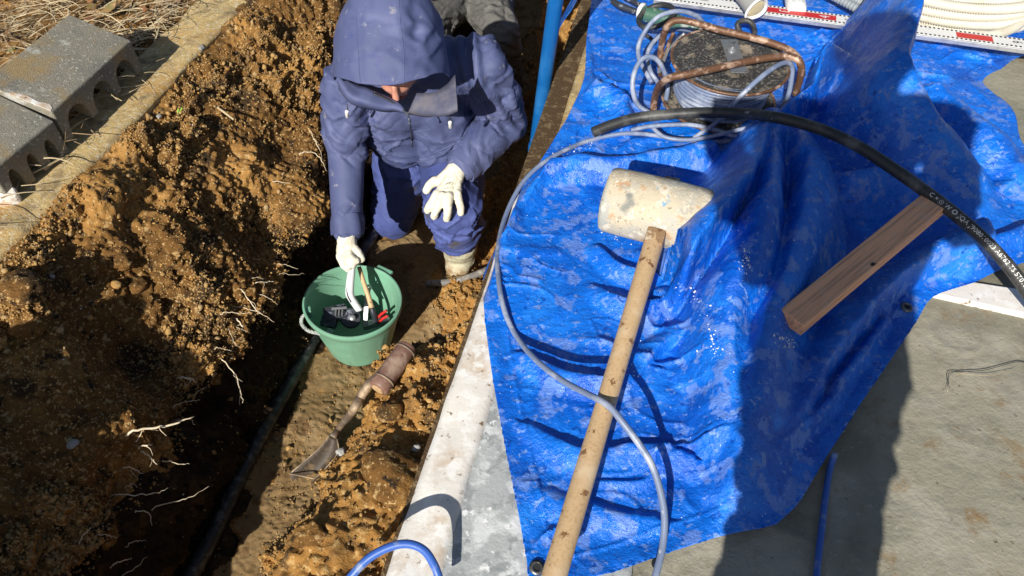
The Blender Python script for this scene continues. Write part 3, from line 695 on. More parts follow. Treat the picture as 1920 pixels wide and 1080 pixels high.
# ------------------------------------------------------------------ bucket
BF = -.752
BC = at(661, 562, -.52); BA = Vector((.045, -.03, 1)).normalized()
BB = Vector((BC.x, BC.y, 0)) ; BB = BC - BA * ((BC.z - BF - .003) / BA.z); BH = (BC - BB).length
def bucket():
    t = empty('bucket', BB); tag(t, 'green plastic bucket of tools on the trench floor below the worker', 'bucket')
    r0, r1, w = .104, .148, .0035
    prof = [(0, .001), (0, r0 - .010), (.003, r0 - .003), (.010, r0)]
    for k in range(1, 13):
        f = k / 12; prof.append((.010 + (BH - .034) * f, r0 + (r1 - r0) * f))
    prof += [(BH - .022, r1 + .003), (BH - .018, r1 + .0055), (BH - .004, r1 + .0065), (BH, r1 + .004), (BH + .0005, r1), (BH - .004, r1 - .003)]
    for k in range(12, -1, -1):
        f = k / 12; prof.append((.012 + (BH - .034) * f, r0 + (r1 - r0) * f - w))
    prof += [(.008, r0 - .012), (.008, .001)]
    bm = new(); rings = lathe(bm, BB, BA, prof, 96, ref=(0, 1, 0))
    # worn, slightly squashed rim and faint vertical ribs on the side
    for i, rg in enumerate(rings):
        h = prof[i][0] / BH
        for k, v in enumerate(rg):
            a = 2 * math.pi * k / 96; d = (v.co - (BB + BA * prof[i][0]))
            v.co += d * (.022 * h * math.cos(2 * a + .6) + .004 * math.sin(5 * a) * h)
            if 3 < i < 13 and k % 12 == 0: v.co += d.normalized() * .0022
    obj('bucket_shell', bm, M['bucket'], t, smooth=True, angle=50)
    # rope handle on the left, in two brackets
    ax = (at(578, 605, -.545) - BC); 
    pts = [at(574, 588, -.54), at(566, 596, -.545), at(566, 608, -.56), at(578, 620, -.565), at(596, 625, -.57), at(610, 629, -.575), at(618, 632, -.575)]
    path = catmull(pts, 10)
    for k in range(3):
        bm = new(); pp = []
        for i, p in enumerate(path):
            T = (path[min(i + 1, len(path) - 1)] - path[max(i - 1, 0)]).normalized(); U = T.cross(Vector((0, 0, 1))).normalized(); W = T.cross(U)
            a = i * .62 + k * 2.094; pp.append(p + (U * math.cos(a) + W * math.sin(a)) * .0032)
        tube(bm, pp, .0030, 8, 1); obj('rope_strand', bm, M['rope'], t, smooth=True)
    for (px, py, z) in [(576, 586, -.54), (618, 628, -.565)]:
        p = at(px, py, z); d = (p - BC); d.z = 0; d.normalize(); side = d.cross(Vector((0, 0, 1)))
        bm = new(); boxm(bm, p - d * .004, d, side, (0, 0, 1), .020, .026, .030, .004); obj('rope_bracket', bm, M['bucket'], t)
    # carry lug on the far rim
    a = at(722, 503, -.525); d = a - BC; d.z = 0; d.normalize()
    bm = new(); boxm(bm, a - d * .004 - Vector((0, 0, .008)), d, d.cross(Vector((0, 0, 1))), (0, 0, 1), .016, .06, .014, .003); obj('rim_lug', bm, M['bucket'], t)
bucket()
# tools standing in the bucket
def P3(px, py, z): return at(px, py, z)
t = empty('pipe_cutter', at(650, 610, -.62)); tag(t, 'tool with white bent handle gripped by the gloved hand, dark jaws in the bucket', 'hand tool')
bm = new(); tube(bm, [P3(660, 482, -.385), P3(659, 505, -.43), P3(656, 536, -.475), P3(656, 553, -.50), P3(664, 567, -.525), P3(674, 582, -.55)], [.008, .0115, .013, .014, .0145, .014], 14, 8, flat=((.1, .75, .65), .55))
obj('handle', bm, M['whitemetal'], t, smooth=True)
bm = new(); tube(bm, [P3(654, 500, -.418), P3(651, 530, -.462), P3(651, 552, -.487), P3(658, 567, -.512)], .0016, 6, 8); obj('handle_edge', bm, M['toolblack'], t, smooth=True)
bm = new()
c0 = P3(656, 592, -.60); lathe(bm, c0 - Vector((0, 0, .015)), (.2, -.5, .8), [(0, .030), (.004, .034), (.022, .034), (.026, .030)], 28)
boxm(bm, P3(630, 588, -.59), (1, .3, 0), (-.3, 1, .3), (0, -.3, 1), .075, .05, .03, .006)
boxm(bm, P3(618, 602, -.60), (1, -.2, 0), (.2, 1, .3), (0, -.3, 1), .055, .045, .028, .010)
obj('cutter_head', bm, M['toolblack'], t, smooth=True, angle=35)
bm = new(); boxm(bm, P3(636, 578, -.565), (1, .1, 0), (-.1, 1, .2), (0, -.2, 1), .050, .008, .008, .002)
for k in range(3): boxm(bm, P3(630 + k * 6, 586, -.57), (1, 0, 0), (0, 1, .2), (0, -.2, 1), .005, .022, .012, .001)
obj('ratchet_plate', bm, M['steel'], t)
bm = new(); lathe(bm, P3(661, 596, -.583), (.2, -.5, .8), [(0, .009), (.004, .009), (.006, .005)], 16); obj('pivot_bolt', bm, M['steel'], t, smooth=True, angle=30)
t = empty('hammer', at(700, 592, -.60)); tag(t, 'slim tool with pale wooden handle leaning in the bucket beside the white handle', 'hand tool')
bm = new(); tube(bm, [P3(673, 500, -.46), P3(682, 530, -.50), P3(690, 553, -.535), P3(697, 577, -.565)], [.0065, .0075, .008, .0085], 14, 6); obj('handle', bm, M['wood_handle'], t, smooth=True)
bm = new(); tube(bm, [P3(697, 577, -.565), P3(701, 590, -.585), P3(705, 604, -.62)], [.0088, .0088, .0075], 14, 5); obj('dark_end', bm, M['toolblack'], t, smooth=True)
boxb = new(); boxm(boxb, P3(706, 606, -.645), (1, .3, 0), (-.3, 1, 0), (0, 0, 1), .09, .022, .022, .004); obj('hammer_head', boxb, M['steel'], t)
t = empty('ratchet_wrench', at(686, 600, -.62)); tag(t, 'flat steel wrench with a hole in its end standing in the bucket', 'wrench')
bm = new(); a, b = P3(690, 540, -.535), P3(684, 612, -.64); ax = (b - a).normalized(); sd = ax.cross(Vector((0, -.7, .7))).normalized()
boxm(bm, (a + b) / 2, ax, sd, ax.cross(sd), (b - a).length, .017, .007, .002); obj('shank', bm, M['steel'], t)
bm = new(); nn = ax.cross(sd); lathe(bm, a - nn * .004, nn, [(0, .006), (0, .011), (.008, .011), (.008, .006), (0, .006)], 24, cap0=False, cap1=False); obj('ring_end', bm, M['alu'], t, smooth=True, angle=30)
t = empty('pliers', at(716, 592, -.60)); tag(t, 'red-gripped pliers half hidden at the right inside the bucket', 'pliers')
for k, (q0, q1, q2) in enumerate([((705, 600, -.62), (714, 590, -.59), (725, 582, -.57)), ((709, 606, -.63), (717, 598, -.605), (727, 592, -.59))]):
    bm = new(); tube(bm, [P3(*q0), P3(*q1), P3(*q2)], [.003, .0048, .0045], 10, 6); obj('grip', bm, M['red'], t, smooth=True)
bm = new(); boxm(bm, P3(701, 606, -.64), (1, .5, 0), (-.5, 1, 0), (0, 0, 1), .04, .014, .01, .003); obj('jaw', bm, M['steel'], t)

def soil_at(px, py):
    """nearest soil surface point seen through a photo pixel"""
    r = np.array(ray(px, py)); r /= np.linalg.norm(r); Q = PV[::2, ::2].reshape(-1, 3) - np.array([0, 0, CAMH]); k = Q @ r
    d = np.linalg.norm(Q - k[:, None] * r, axis=1); m = d < .010
    if not m.any(): m = d < d.min() + .003
    i = np.where(m)[0][np.argmin(k[m])]; return Vector(Q[i] + np.array([0, 0, CAMH]))
def over(px, py, dz):
    s = soil_at(px, py); return at(px, py, s.z + dz)
# ------------------------------------------------------------------ hand shovel with thick grip, half buried
t = empty('hand_shovel', at(600, 840, -.64)); tag(t, 'dirty hand shovel with red-brown cylindrical grip and scoop in the soil', 'shovel')
z1 = max(soil_at(768, 648).z, soil_at(706, 732).z, soil_at(738, 690).z); ga, gb = at(766, 648, z1 + .030), at(708, 730, z1 + .012); dzs = gb.z + .47; print('grip z', ga.z, gb.z)
gx = (gb - ga).normalized()
bm = new(); lathe(bm, ga, gx, [(0, .012), (.002, .020), (.010, .0235), (.014, .022), (.018, .0235), ((gb - ga).length * .5, .0245), ((gb - ga).length - .03, .0235), ((gb - ga).length - .027, .0245), ((gb - ga).length - .004, .0245), ((gb - ga).length, .021)], 28)
obj('grip', bm, M['toolgrip'], t, smooth=True, angle=50)
bm = new(); lathe(bm, gb, gx, [(0, .001), (.0, .0145), (.002, .014), (.002, .001)], 20); obj('grip_end_grain', bm, M['wood_handle'], t)
for q in (0.012, (gb - ga).length - .028):
    bm = new(); lathe(bm, ga + gx * q, gx, [(0, .0235), (.001, .0255), (.004, .0255), (.005, .0235)], 28, cap0=False, cap1=False); obj('grip_ring', bm, M['shovelsteel'], t, smooth=True)
bm = new(); tube(bm, [at(742, 652, gb.z + .02), at(722, 682, gb.z + .01), at(703, 705, gb.z), at(690, 722, gb.z - .005)] + [at(px, py, max(soil_at(px, py).z + .008, z)) for px, py, z in ((676, 745, gb.z - .03), (660, 772, gb.z - .06), (640, 797, -.56), (624, 820, -.59))], [.003, .004, .006, .011, .0115, .010, .0095, .010], 12, 8, flat=((0, 0, 1), .75))
obj('shaft', bm, M['shovelsteel'], t, smooth=True)
def scoop():
    """concave blade: rows of a curved plate"""
    ze = soil_at(541, 888).z + .016; zs = ze + .045
    L = [at(px, py, zs + (ze - zs) * f) for f, (px, py) in zip((0, .3, .65, 1), ((618, 816), (601, 838), (572, 864), (543, 888)))]
    Rr = [at(px, py, zs + (ze - zs) * f) for f, (px, py) in zip((0, .3, .65, 1), ((632, 822), (634, 846), (616, 872), (590, 898)))]
    La, Ra = catmull(L, 6), catmull(Rr, 6); V = []; nv = 11
    for i, (a, b) in enumerate(zip(La, Ra)):
        f = i / (len(La) - 1)
        for k in range(nv):
            u = k / (nv - 1); p = a.lerp(b, u); dip = .040 * (f + .25) * (1 - (2 * u - 1) ** 2)
            p = p + Vector((0, 0, -dip)) + Vector((-.01, -.02, 0)) * (1 - (2 * u - 1) ** 2) * (f == 1) ; V.append(p[:])
    o = mesh_np('scoop', V, grid_faces(len(La), nv), mat('scoop_shade', (.055, .040, .028), .6, layers=[((.16, .11, .06), 25, .52, .64)], bump=[(90, 1, 'noise')], bumpd=.002), t)  # blade toned dark to paint in the shade of its hollow
    bm = new(); tube(bm, list(La) + list(Ra)[::-1], .0022, 8, 1); obj('scoop_rim', bm, M['shovelsteel'], t, smooth=True)
    m = o.modifiers.new('s', 'SOLIDIFY'); m.thickness = .0025; m.offset = 0
scoop()

# ------------------------------------------------------------------ pipes in the trench
def soilz(p, default=-.75):
    d = (PV[::3, ::3, 0] - p.x) ** 2 + (PV[::3, ::3, 1] - p.y) ** 2
    d = np.where(PV[::3, ::3, 2] < -.55, d, 9); i = np.unravel_index(np.argmin(d), d.shape)
    return float(PV[::3, ::3, 2][i]) if d[i] < .002 else default
bm = new(); pts = [(342, 1110), (370, 1060), (400, 1000), (445, 905), (500, 800), (545, 715), (592, 628), (640, 545), (690, 455), (735, 375), (790, 290), (850, 170)]
tube(bm, [at(px, py, -.722) + Vector((0, 0, .004 * math.sin(i * 2))) for i, (px, py) in enumerate(pts)], .0215, 16, 8)
o = obj('black_pipe', bm, M['blackpipe'], smooth=True, angle=60); tag(o, 'long black plastic pipe along the shaded foot of the trench wall', 'pipe')
t = empty('vertical_pipe', at(1003, 283, -.33)); tag(t, 'upright blue plastic pipe standing behind the worker beside the tarpaulin', 'pipe')
a = at(1004, 275, -.33); b = Vector((.155, 1.985, .62))
a2 = a + (a - b).normalized() * .25
bm = new(); lathe(bm, a, (b - a), [(0, .019), (0, .0225), ((b - a).length, .0225), ((b - a).length, .019), (.01, .019)], 32, cap0=False); obj('pipe_wall', bm, M['bpipe'], t, smooth=True, angle=40)
bm = new(); lathe(bm, a2, (b - a), [(0, .018), (.26, .018)], 24); obj('lower_sleeve', bm, M['dark'], t, smooth=True, angle=40)
bm = new(); lathe(bm, a - (b - a).normalized() * .02, (b - a), [(0, .0225), (0, .025), (.030, .025), (.033, .0225)], 32); obj('pipe_socket', bm, M['bpipe'], t, smooth=True, angle=40)
bm = new(); tube(bm, [at(800, 532, -.735), at(830, 530, -.72), at(862, 525, -.715), at(892, 515, -.71), at(925, 500, -.70), at(960, 480, -.70)], .0125, 14, 8)
o = obj('hose_stub', bm, mat('dusty_hose', (.17, .16, .15), .7, layers=[((.34, .31, .27), 30, .5, .6)]), smooth=True, angle=60); tag(o, 'dusty dark hose end sticking out of the trench floor beside the boot', 'hose')

# ------------------------------------------------------------------ mallet
def mallet():
    zc = .155; H = at(1243, 398, zc); E = at(1030, 1112, .115)
    hx = (at(1330, 424, zc) - at(1156, 372, zc)).normalized()
    ax = (E - H).normalized(); hx = (hx - ax * hx.dot(ax) * .6).normalized()
    t = empty('mallet', H - Vector((0, 0, .07))); tag(t, 'big weathered wooden mallet with long pale handle lying across the blue tarpaulin', 'mallet')
    bm = new(); L = .243; r = .073
    rings = lathe(bm, H - hx * .131, hx, [(0, .001), (0, r * .55), (.001, r - .012), (.004, r - .004), (.012, r), (L * .3, r * 1.02), (L * .6, r * 1.03), (L - .012, r), (L - .004, r - .004), (L - .001, r - .012), (L, r * .5), (L, .001)], 48)
    n = np.array([v.co[:] for v in bm.verts]); d = fbm(n, .05, 201, 3) * .0018
    for v, q in zip(bm.verts, d):
        c = v.co - H; c = c - hx * c.dot(hx); v.co += c.normalized() * float(q) if c.length > .01 else Vector()
    obj('head', bm, M['mallet_head'], t, smooth=True, angle=45)
    # handle with a squared neck where it enters the head
    bm = new(); W = ax.cross(Vector((0, 0, 1))).normalized()
    LL = (E - H).length
    rs = [.021, .0205, .0195, .0185, .0185, .0185, .019, .019, .0195]
    tube(bm, [H + ax * (.066 + (LL - .066) * k / 8) + Vector((0, 0, .003 * math.sin(k))) for k in range(9)], rs, 24, 4)
    obj('handle', bm, M['wood_handle'], t, smooth=True, angle=60)
    bm = new(); boxm(bm, H + ax * .085 + Vector((0, 0, .001)), ax, W, ax.cross(W), .06, .041, .041, .008); obj('handle_neck', bm, M['mallet_tenon'], t, smooth=True, angle=30)
    bm = new(); boxm(bm, H - ax * .082, ax, W, ax.cross(W), .045, .036, .03, .005); obj('tenon', bm, M['mallet_tenon'], t)
mallet()

# ------------------------------------------------------------------ piece of lumber
def lumber():
    a, b = at(1482, 604, .125), at(1752, 380, .150)
    ax = (b - a).normalized(); side = ax.cross(Vector((0, 0, 1))).normalized(); up = side.cross(ax)
    bm = new(); L = (b - a).length; n = 30; rows = []
    w, h = .057, .030
    prof = [(-w / 2, -h / 2), (w / 2, -h / 2), (w / 2, h / 2 - .002), (w / 2 - .002, h / 2), (-w / 2 + .002, h / 2), (-w / 2, h / 2 - .002)]
    vs_ = []
    for i in range(n + 1):
        f = i / n; o = a + ax * L * f
        row = []
        for x, y in prof:
            e = (random.uniform(-.004, .004) if i in (0, n) else 0)
            row.append(bm.verts.new(o + side * x + up * y + ax * e))
        rows.append(row)
    k = len(prof)
    for i in range(n):
        for j in range(k): bm.faces.new((rows[i][j], rows[i][(j + 1) % k], rows[i + 1][(j + 1) % k], rows[i + 1][j]))
    bm.faces.new(rows[0][::-1]); bm.faces.new(rows[-1])
    o = bpy.data.objects.new('lumber', None); mid = (a + b) / 2
    me = bpy.data.meshes.new('lumber'); bmesh.ops.recalc_face_normals(bm, faces=bm.faces)
    rot = Matrix((ax, side, up)).transposed(); 
    bmesh.ops.transform(bm, matrix=rot.inverted().to_4x4() @ Matrix.Translation(-mid), verts=bm.verts)
    bm.to_mesh(me); bm.free(); me.materials.append(M['lumber'])
    o = bpy.data.objects.new('lumber', me); C.objects.link(o); o.matrix_world = Matrix.Translation(mid) @ rot.to_4x4()
    tag(o, 'short rough-sawn pinkish pine offcut lying in a fold of the tarpaulin', 'lumber')
    # scribbled ink mark on the face
    bm = new(); cpt = at(1606, 508, .11)
    q = mid + ax * ((cpt - mid).dot(ax)) - side * .0 + up * (h / 2 + .0004)
    q = q + side * .022
    for (x0, y0, x1, y1) in [(-.006, -.004, .007, .003), (-.005, .003, .006, -.004), (0, -.006, .001, .006), (-.008, 0, .002, .001)]:
        p0 = q + ax * x0 + side * y0; p1 = q + ax * x1 + side * y1; d = (p1 - p0).normalized(); s2 = d.cross(up) * .0011
        bm.faces.new([bm.verts.new(p) for p in (p0 - s2, p1 - s2, p1 + s2, p0 + s2)])
    ob = obj('ink_mark', bm, M['blackink']); ob.parent = o; ob.matrix_parent_inverse = o.matrix_world.inverted()
lumber()
# ------------------------------------------------------------------ cable reel
def reel():
    zt, zb = .165, .055
    Ct = at(1368, 116, zt); Cb = Vector((Ct.x - .012, Ct.y - .012, zb)); r = .158
    t = empty('cable_reel', Cb - Vector((0, 0, .02))); tag(t, 'old steel cable reel with rusty tube frame lying flat on the tarpaulin', 'cable reel')
    ax = Vector((.02, -.03, 1)).normalized()
    def flange(c, name):
        bm = new(); lathe(bm, c, ax, [(0, .018), (.0, r - .004), (.004, r), (.006, r), (.006, r - .006), (.003, r - .016), (.004, r * .72), (.0085, r * .66), (.0085, r * .60), (.004, r * .56), (.002, r * .32), (.007, r * .28), (.007, .018)], 72, cap0=False, cap1=False)
        o = obj(name, bm, M['flange'], t, smooth=True, angle=50)
        bm = new(); tube(bm, [c + ax * .004 + Matrix.Rotation(2 * math.pi * k / 40, 3, ax) @ Vector((r, 0, -r * .02)) for k in range(40)], .0042, 8, 1, closed=True)
        q = obj('rim', bm, M['rust_tube'], smooth=True); q.data.transform(Matrix.Translation(-Vector(t.location))); q.parent = o
    flange(Ct, 'top_flange'); flange(Cb, 'bottom_flange')
    bm = new(); lathe(bm, Cb, ax, [(.006, .085), (.112, .085)], 40); obj('drum', bm, M['flange'], t, smooth=True, angle=40)
    # wound cable
    bm = new()
    for lay, (rr, n0) in enumerate([(.122, 9), (.114, 9)]):
        for k in range(n0):
            z = .012 + k * .0112 + lay * .005; ph = random.uniform(0, 6)
            pts = []
            for j in range(36):
                a = 2 * math.pi * j / 36; q = rr + .003 * math.sin(2 * a + ph) + .002 * math.sin(5 * a + k)
                pts.append(Cb + ax * (z + .004 * math.sin(a + ph)) + Vector((math.cos(a) * q, math.sin(a) * q, 0)))
            tube(bm, pts, .0056, 8, 1, closed=True)
    obj('wound_cable', bm, M['grey_cable'], t, smooth=True)
    # strap and hub on the top flange
    bm = new(); boxm(bm, Ct + Vector((.012, .012, .011)), (1, -.02, 0), (.02, 1, 0), ax, .045, .17, .003, .001); obj('hub_strap', bm, M['steel'], t)
    bm = new(); lathe(bm, Ct + Vector((.012, .04, .012)), ax, [(0, .014), (.004, .014), (.008, .008), (.012, .004)], 18); obj('hub_bolt', bm, M['steel'], t, smooth=True, angle=40)
    # rusty frame tubes
    f1 = [(1240, 142, .05), (1238, 105, .08), (1243, 72, .14), (1252, 48, .19), (1270, 38, .205), (1300, 42, .205), (1350, 56, .205), (1410, 70, .205), (1462, 86, .205), (1488, 100, .195), (1500, 118, .17), (1504, 140, .12)]
    f2 = [(1225, 208, .045), (1228, 182, .09), (1237, 160, .15), (1256, 146, .19), (1290, 139, .205), (1350, 126, .205), (1410, 113, .205), (1460, 106, .205), (1488, 108, .205), (1502, 122, .19), (1500, 148, .14), (1492, 175, .08)]
    for f in (f1, f2):
        bm = new(); tube(bm, [at(*p) for p in f], .0098, 14, 8); obj('frame_tube', bm, M['rust_tube'], t, smooth=True, angle=60)
    bm = new(); a, b = at(1242, 120, .09), at(1258, 80, .12); boxm(bm, (a + b) / 2, b - a, (1, 0, 0), (0, 0, 1), .14, .010, .004, .001); obj('frame_brace', bm, M['steel'], t)
    bm = new(); tube(bm, [at(1262, 62, .17), at(1248, 100, .09), at(1238, 140, .05)], .0055, 10, 6); obj('frame_brace', bm, M['rust_tube'], t, smooth=True)
    bm = new(); tube(bm, [at(1284, 62, .16), at(1262, 84, .12), at(1250, 102, .08)], .005, 10, 6); obj('frame_brace', bm, M['steel'], t, smooth=True)
reel()
# ------------------------------------------------------------------ cables
CAB = 'blue-grey cables around the cable reel'
def cable(name, pts, r, m, label, cat='cable', group=None, seg=12):
    bm = new(); tube(bm, [at(*p) for p in pts], r, seg, 10); o = obj(name, bm, m, smooth=True, angle=60); tag(o, label, cat, group); return o
cable('cable', [(1300, 58, .10), (1267, 55, .12), (1234, 70, .12), (1215, 98, .10), (1219, 131, .08), (1232, 152, .06), (1248, 176, .05)], .0065, M['grey_cable'], 'blue-grey cable loop nearest the reel, passing under its upper rusty tube', group=CAB)
cable('cable', [(1324, 50, .13), (1306, 30, .17), (1272, 21, .19), (1235, 31, .18), (1212, 55, .15), (1198, 83, .11), (1198, 108, .09), (1208, 130, .07), (1222, 155, .05)], .0068, M['grey_cable'], 'blue-grey cable making the tallest arch, left of the reel beneath the measuring staff', group=CAB)
cable('cable', [(1222, 214, .05), (1196, 196, .07), (1186, 163, .12), (1193, 127, .16), (1211, 107, .18), (1232, 112, .17), (1246, 136, .13), (1252, 165, .08), (1246, 200, .05)], .0068, M['grey_cable'], 'blue-grey cable standing up in a narrow hoop at the far left of the reel', group=CAB)
cable('cable', [(1355, 222, .10), (1368, 203, .13), (1400, 169, .18), (1434, 139, .205), (1466, 119, .20), (1484, 122, .18), (1484, 150, .14), (1476, 185, .09), (1462, 210, .06)], .0068, M['grey_cable'], 'blue-grey cable crossing the reel front diagonally and hooking down at its right', group=CAB)
cable('cable', [(1183, 244, .075), (1225, 236, .085), (1294, 234, .09), (1344, 244, .08), (1382, 256, .07), (1440, 262, .02)], .0058, M['grey_cable'], 'thin blue-grey cable just below the thick black cable', group=CAB)
cable('cable', [(1222, 238, .075), (1247, 257, .07), (1294, 262, .07), (1350, 252, .08), (1400, 240, .09), (1440, 238, .08)], .0056, M['grey_cable'], 'thin blue-grey cable weaving through the tangle under the thick black cable', group=CAB)
cable('cable', [(1300, 258, .07), (1330, 240, .09), (1352, 222, .10)], .0056, M['grey_cable'], 'short blue-grey cable rising from the tangle towards the wound reel', group=CAB)
# the long feed cable over the mallet handle
lp = [(1330, 266), (1260, 258), (1180, 250), (1110, 262), (1055, 284), (1010, 312), (975, 350), (948, 405), (934, 465), (935, 525), (946, 582), (968, 630), (1005, 675), (1052, 712), (1100, 738)]
pts = [at(1450, 262, .01), at(1400, 262, .05)] + [on(px, py, .008) for px, py in lp]
pts += [at(1128, 752, .150), at(1148, 768, .158), at(1170, 795, .15), at(1198, 832, .13), at(1222, 872, .11), at(1238, 920, .09), at(1246, 970, .07), at(1243, 1020, .05), at(1232, 1070, .04), at(1218, 1110, .03)]
pts[-11] = at(1100, 738, .125); pts[-12] = at(1052, 712, .085); pts[-13] = at(1005, 675, .055)
bm = new(); tube(bm, pts, .0061, 12, 10); o = obj('cable', bm, M['grey_cable'], smooth=True, angle=60)
tag(o, 'long blue-grey cable running down the tarpaulin edge and over the mallet handle', 'cable')
cable('cable', [(620, 1130, .02), (655, 1085, .05), (690, 1048, .068), (730, 1026, .078), (765, 1020, .080), (795, 1032, .072), (815, 1062, .05), (828, 1100, .03)], .0072, M['blue_cable'], 'bright blue cable arching over the white rim at the bottom edge')
cable('cable', [(1566, 850, .012), (1556, 880, -.004), (1548, 930, -.004), (1541, 990, -.004), (1534, 1050, -.004), (1530, 1100, -.004)], .0060, M['blue_cable'], 'blue cable coming out from under the tarpaulin onto the bare concrete')
# thick black cable
tk = [(1112, 248, .085), (1150, 233, .10), (1200, 220, .115), (1290, 212, .135), (1380, 212, .15), (1460, 221, .17), (1540, 243, .19), (1610, 275, .19), (1680, 320, .18), (1750, 370, .165), (1815, 422, .15), (1870, 475, .12), (1915, 530, .08), (1950, 585, .03)]
def above(px, py, z, r):
    for _ in range(10):
        p = at(px, py, z); h = max(hz(p.x + a_, p.y + b_) for a_ in (-.012, 0, .012) for b_ in (-.012, 0, .012))
        if z < h + r: z = h + r + .002
    return at(px, py, z)
KP = catmull([above(px, py, z, .015) for px, py, z in tk], 10)
t = empty('thick_cable', at(1500, 228, .1)); tag(t, 'thick black rubber cable with white print bending across the tarpaulin', 'cable')
bm = new(); tube(bm, KP, .0138, 20, 1); obj('cable_jacket', bm, M['black_cable'], t, smooth=True, angle=60)
bm = new(); d = (KP[0] - KP[1]).normalized(); lathe(bm, KP[0] + d * .0005, d, [(0, .001), (0, .012), (.0015, .011), (.0015, .001)], 20); obj('cut_end', bm, M['toolblack'], t)
def text_mesh(body, size):
    cu = bpy.data.curves.new('t', 'FONT'); cu.body = body; cu.size = size; cu.align_x = 'LEFT'; cu.resolution_u = 2
    o = bpy.data.objects.new('t', cu); C.objects.link(o); bpy.context.view_layer.update()
    me = bpy.data.meshes.new_from_object(o.evaluated_get(bpy.context.evaluated_depsgraph_get()))
    bpy.data.objects.remove(o); V = [v.co.copy() for v in me.vertices]; F = [list(p.vertices) for p in me.polygons]; bpy.data.meshes.remove(me); return V, F
def text_on_path(body, size, path, start, rad, stretch, name, m, parent, face=None):
    """bends lettering along a tube: x along the path, y around the tube"""
    V, F = text_mesh(body, size); cum = [0]
    for a, b in zip(path[:-1], path[1:]): cum.append(cum[-1] + (b - a).length)
    bm = new(); vv = []
    for v in V:
        s = start + v.x * stretch; i = max(0, min(len(path) - 2, int(np.searchsorted(cum, s)) - 1)); f = (s - cum[i]) / (cum[i + 1] - cum[i])
        p = path[i].lerp(path[i + 1], f); T = (path[i + 1] - path[i]).normalized()
        toc = (Vector((0, 0, CAMH)) - p); n = (face or toc); n = (n - T * n.dot(T)).normalized(); up = n.cross(T)
        a = (v.y - size * .3) / rad; vv.append(bm.verts.new(p + (n * math.cos(a) + up * math.sin(a)) * (rad + .0004)))
    for f in F:
        try: bm.faces.new([vv[i] for i in f])
        except ValueError: pass
    me = bpy.data.meshes.new(name); bm.to_mesh(me); bm.free(); me.materials.append(m)
    o = bpy.data.objects.new(name, me); link(o, parent); shift(o, parent)
def cum_at(path, px, z):
    q = at(px[0], px[1], z); best = min(range(len(path)), key=lambda i: (path[i] - q).length); return sum((path[i + 1] - path[i]).length for i in range(best))
text_on_path('C \u00d7 \u2299 W \u25ce JQA J908010023 A6762 TS 5T01023 \u30a2\u30a4\u30ac\u30fc \u30cb\u30c3\u30bf\u30f3', .0135, KP, cum_at(KP, (1742, 366), .165), .0138, 1.05, 'cable_print', M['whiteink'], t, face=Vector((-.35, -.75, .75)))
text_on_path('5.00\u02d9', .008, KP, cum_at(KP, (1420, 214), .155), .0138, 1.1, 'cable_print', M['whiteink'], t, face=Vector((-.1, -.8, .7)))

# ------------------------------------------------------------------ measuring staff
def staff():
    z = .075
    a, b = at(1225, -2, z), at(2010, 104, z)
    d = (b - a).normalized(); n = Vector((-d.y, d.x, 0)); Wd = .066; Hh = .016; L = (b - a).length
    t = empty('measuring_staff', (a + b) / 2 - Vector((0, 0, z))); tag(t, 'long white surveying staff with black ticks and red panel lying under the blue fold', 'measuring staff')
    mid = (a + b) / 2 + n * Wd / 2 - Vector((0, 0, Hh / 2))
    bm = new(); boxm(bm, mid, d, n, (0, 0, 1), L, Wd, Hh, .003); obj('staff_body', bm, M['alu'], t)
    top = (a + b) / 2 + n * Wd / 2 + Vector((0, 0, .0008))
    bm = new(); boxm(bm, top - Vector((0, 0, .0004)), d, n, (0, 0, 1), L - .004, Wd - .008, .0012, 0); obj('white_face', bm, M['wpaint'], t)
    def q(bm, x0, x1, y0, y1, dz=.0008):
        P = [(x0, y0), (x1, y0), (x1, y1), (x0, y1)]
        bm.faces.new([bm.verts.new(a + d * x + n * y + Vector((0, 0, dz + .0008))) for x, y in P])
    bm = new(); bm2 = new(); x = .01; k = 0
    while x < L - .012:
        q(bm, x, x + .0062, .005, .0135); q(bm2, x + .002, x + .0082, Wd - .0145, Wd - .006); x += .0128; k += 1
    obj('tick_row', bm, M['blackink'], t); obj('tick_row', bm2, M['blackink'], t)
    def xs(px, py): return (at(px, py, z) - a).dot(d)
    bm = new(); q(bm, xs(1432, 28), xs(1568, 48), .0165, .049, .0004); obj('red_panel', bm, M['red'], t); bm = new(); q(bm, xs(1795, 74), xs(1865, 86), .0165, .049, .0004); obj('red_panel', bm, M['red'], t)
    def glyph(body, px, py, size, m, rot):
        V, F = text_mesh(body, size); bm = new(); x0 = xs(px, py); cxv = sum(v.x for v in V) / len(V); cyv = sum(v.y for v in V) / len(V)
        vv = []
        for v in V:
            X, Y = (v.x - cxv), (v.y - cyv)
            X, Y = (X * math.cos(rot) - Y * math.sin(rot)) , (X * math.sin(rot) + Y * math.cos(rot))
            vv.append(bm.verts.new(a + d * (x0 + X * 1.35) + n * (Wd * .51 + Y * .95) + Vector((0, 0, .0020))))
        for f in F:
            try: bm.faces.new([vv[i] for i in f])
            except ValueError: pass
        me = bpy.data.meshes.new('numeral'); bm.to_mesh(me); bm.free(); me.materials.append(m); o = bpy.data.objects.new('numeral', me); link(o, t); shift(o, t)
    glyph('3', 1470, 30, .036, M['whiteink'], -math.pi / 2); glyph('4', 1546, 42, .036, M['whiteink'], math.pi / 2)
    glyph('1', 1318, 12, .030, M['blackink'], -math.pi / 2); glyph('2', 1392, 22, .030, M['blackink'], math.pi / 2)
    glyph('1', 1630, 50, .040, M['blackink'], -math.pi / 2); glyph('6', 1908, 84, .032, M['blackink'], -math.pi / 2); glyph('6', 1586, 42, .014, M['blackink'], 0)
staff()
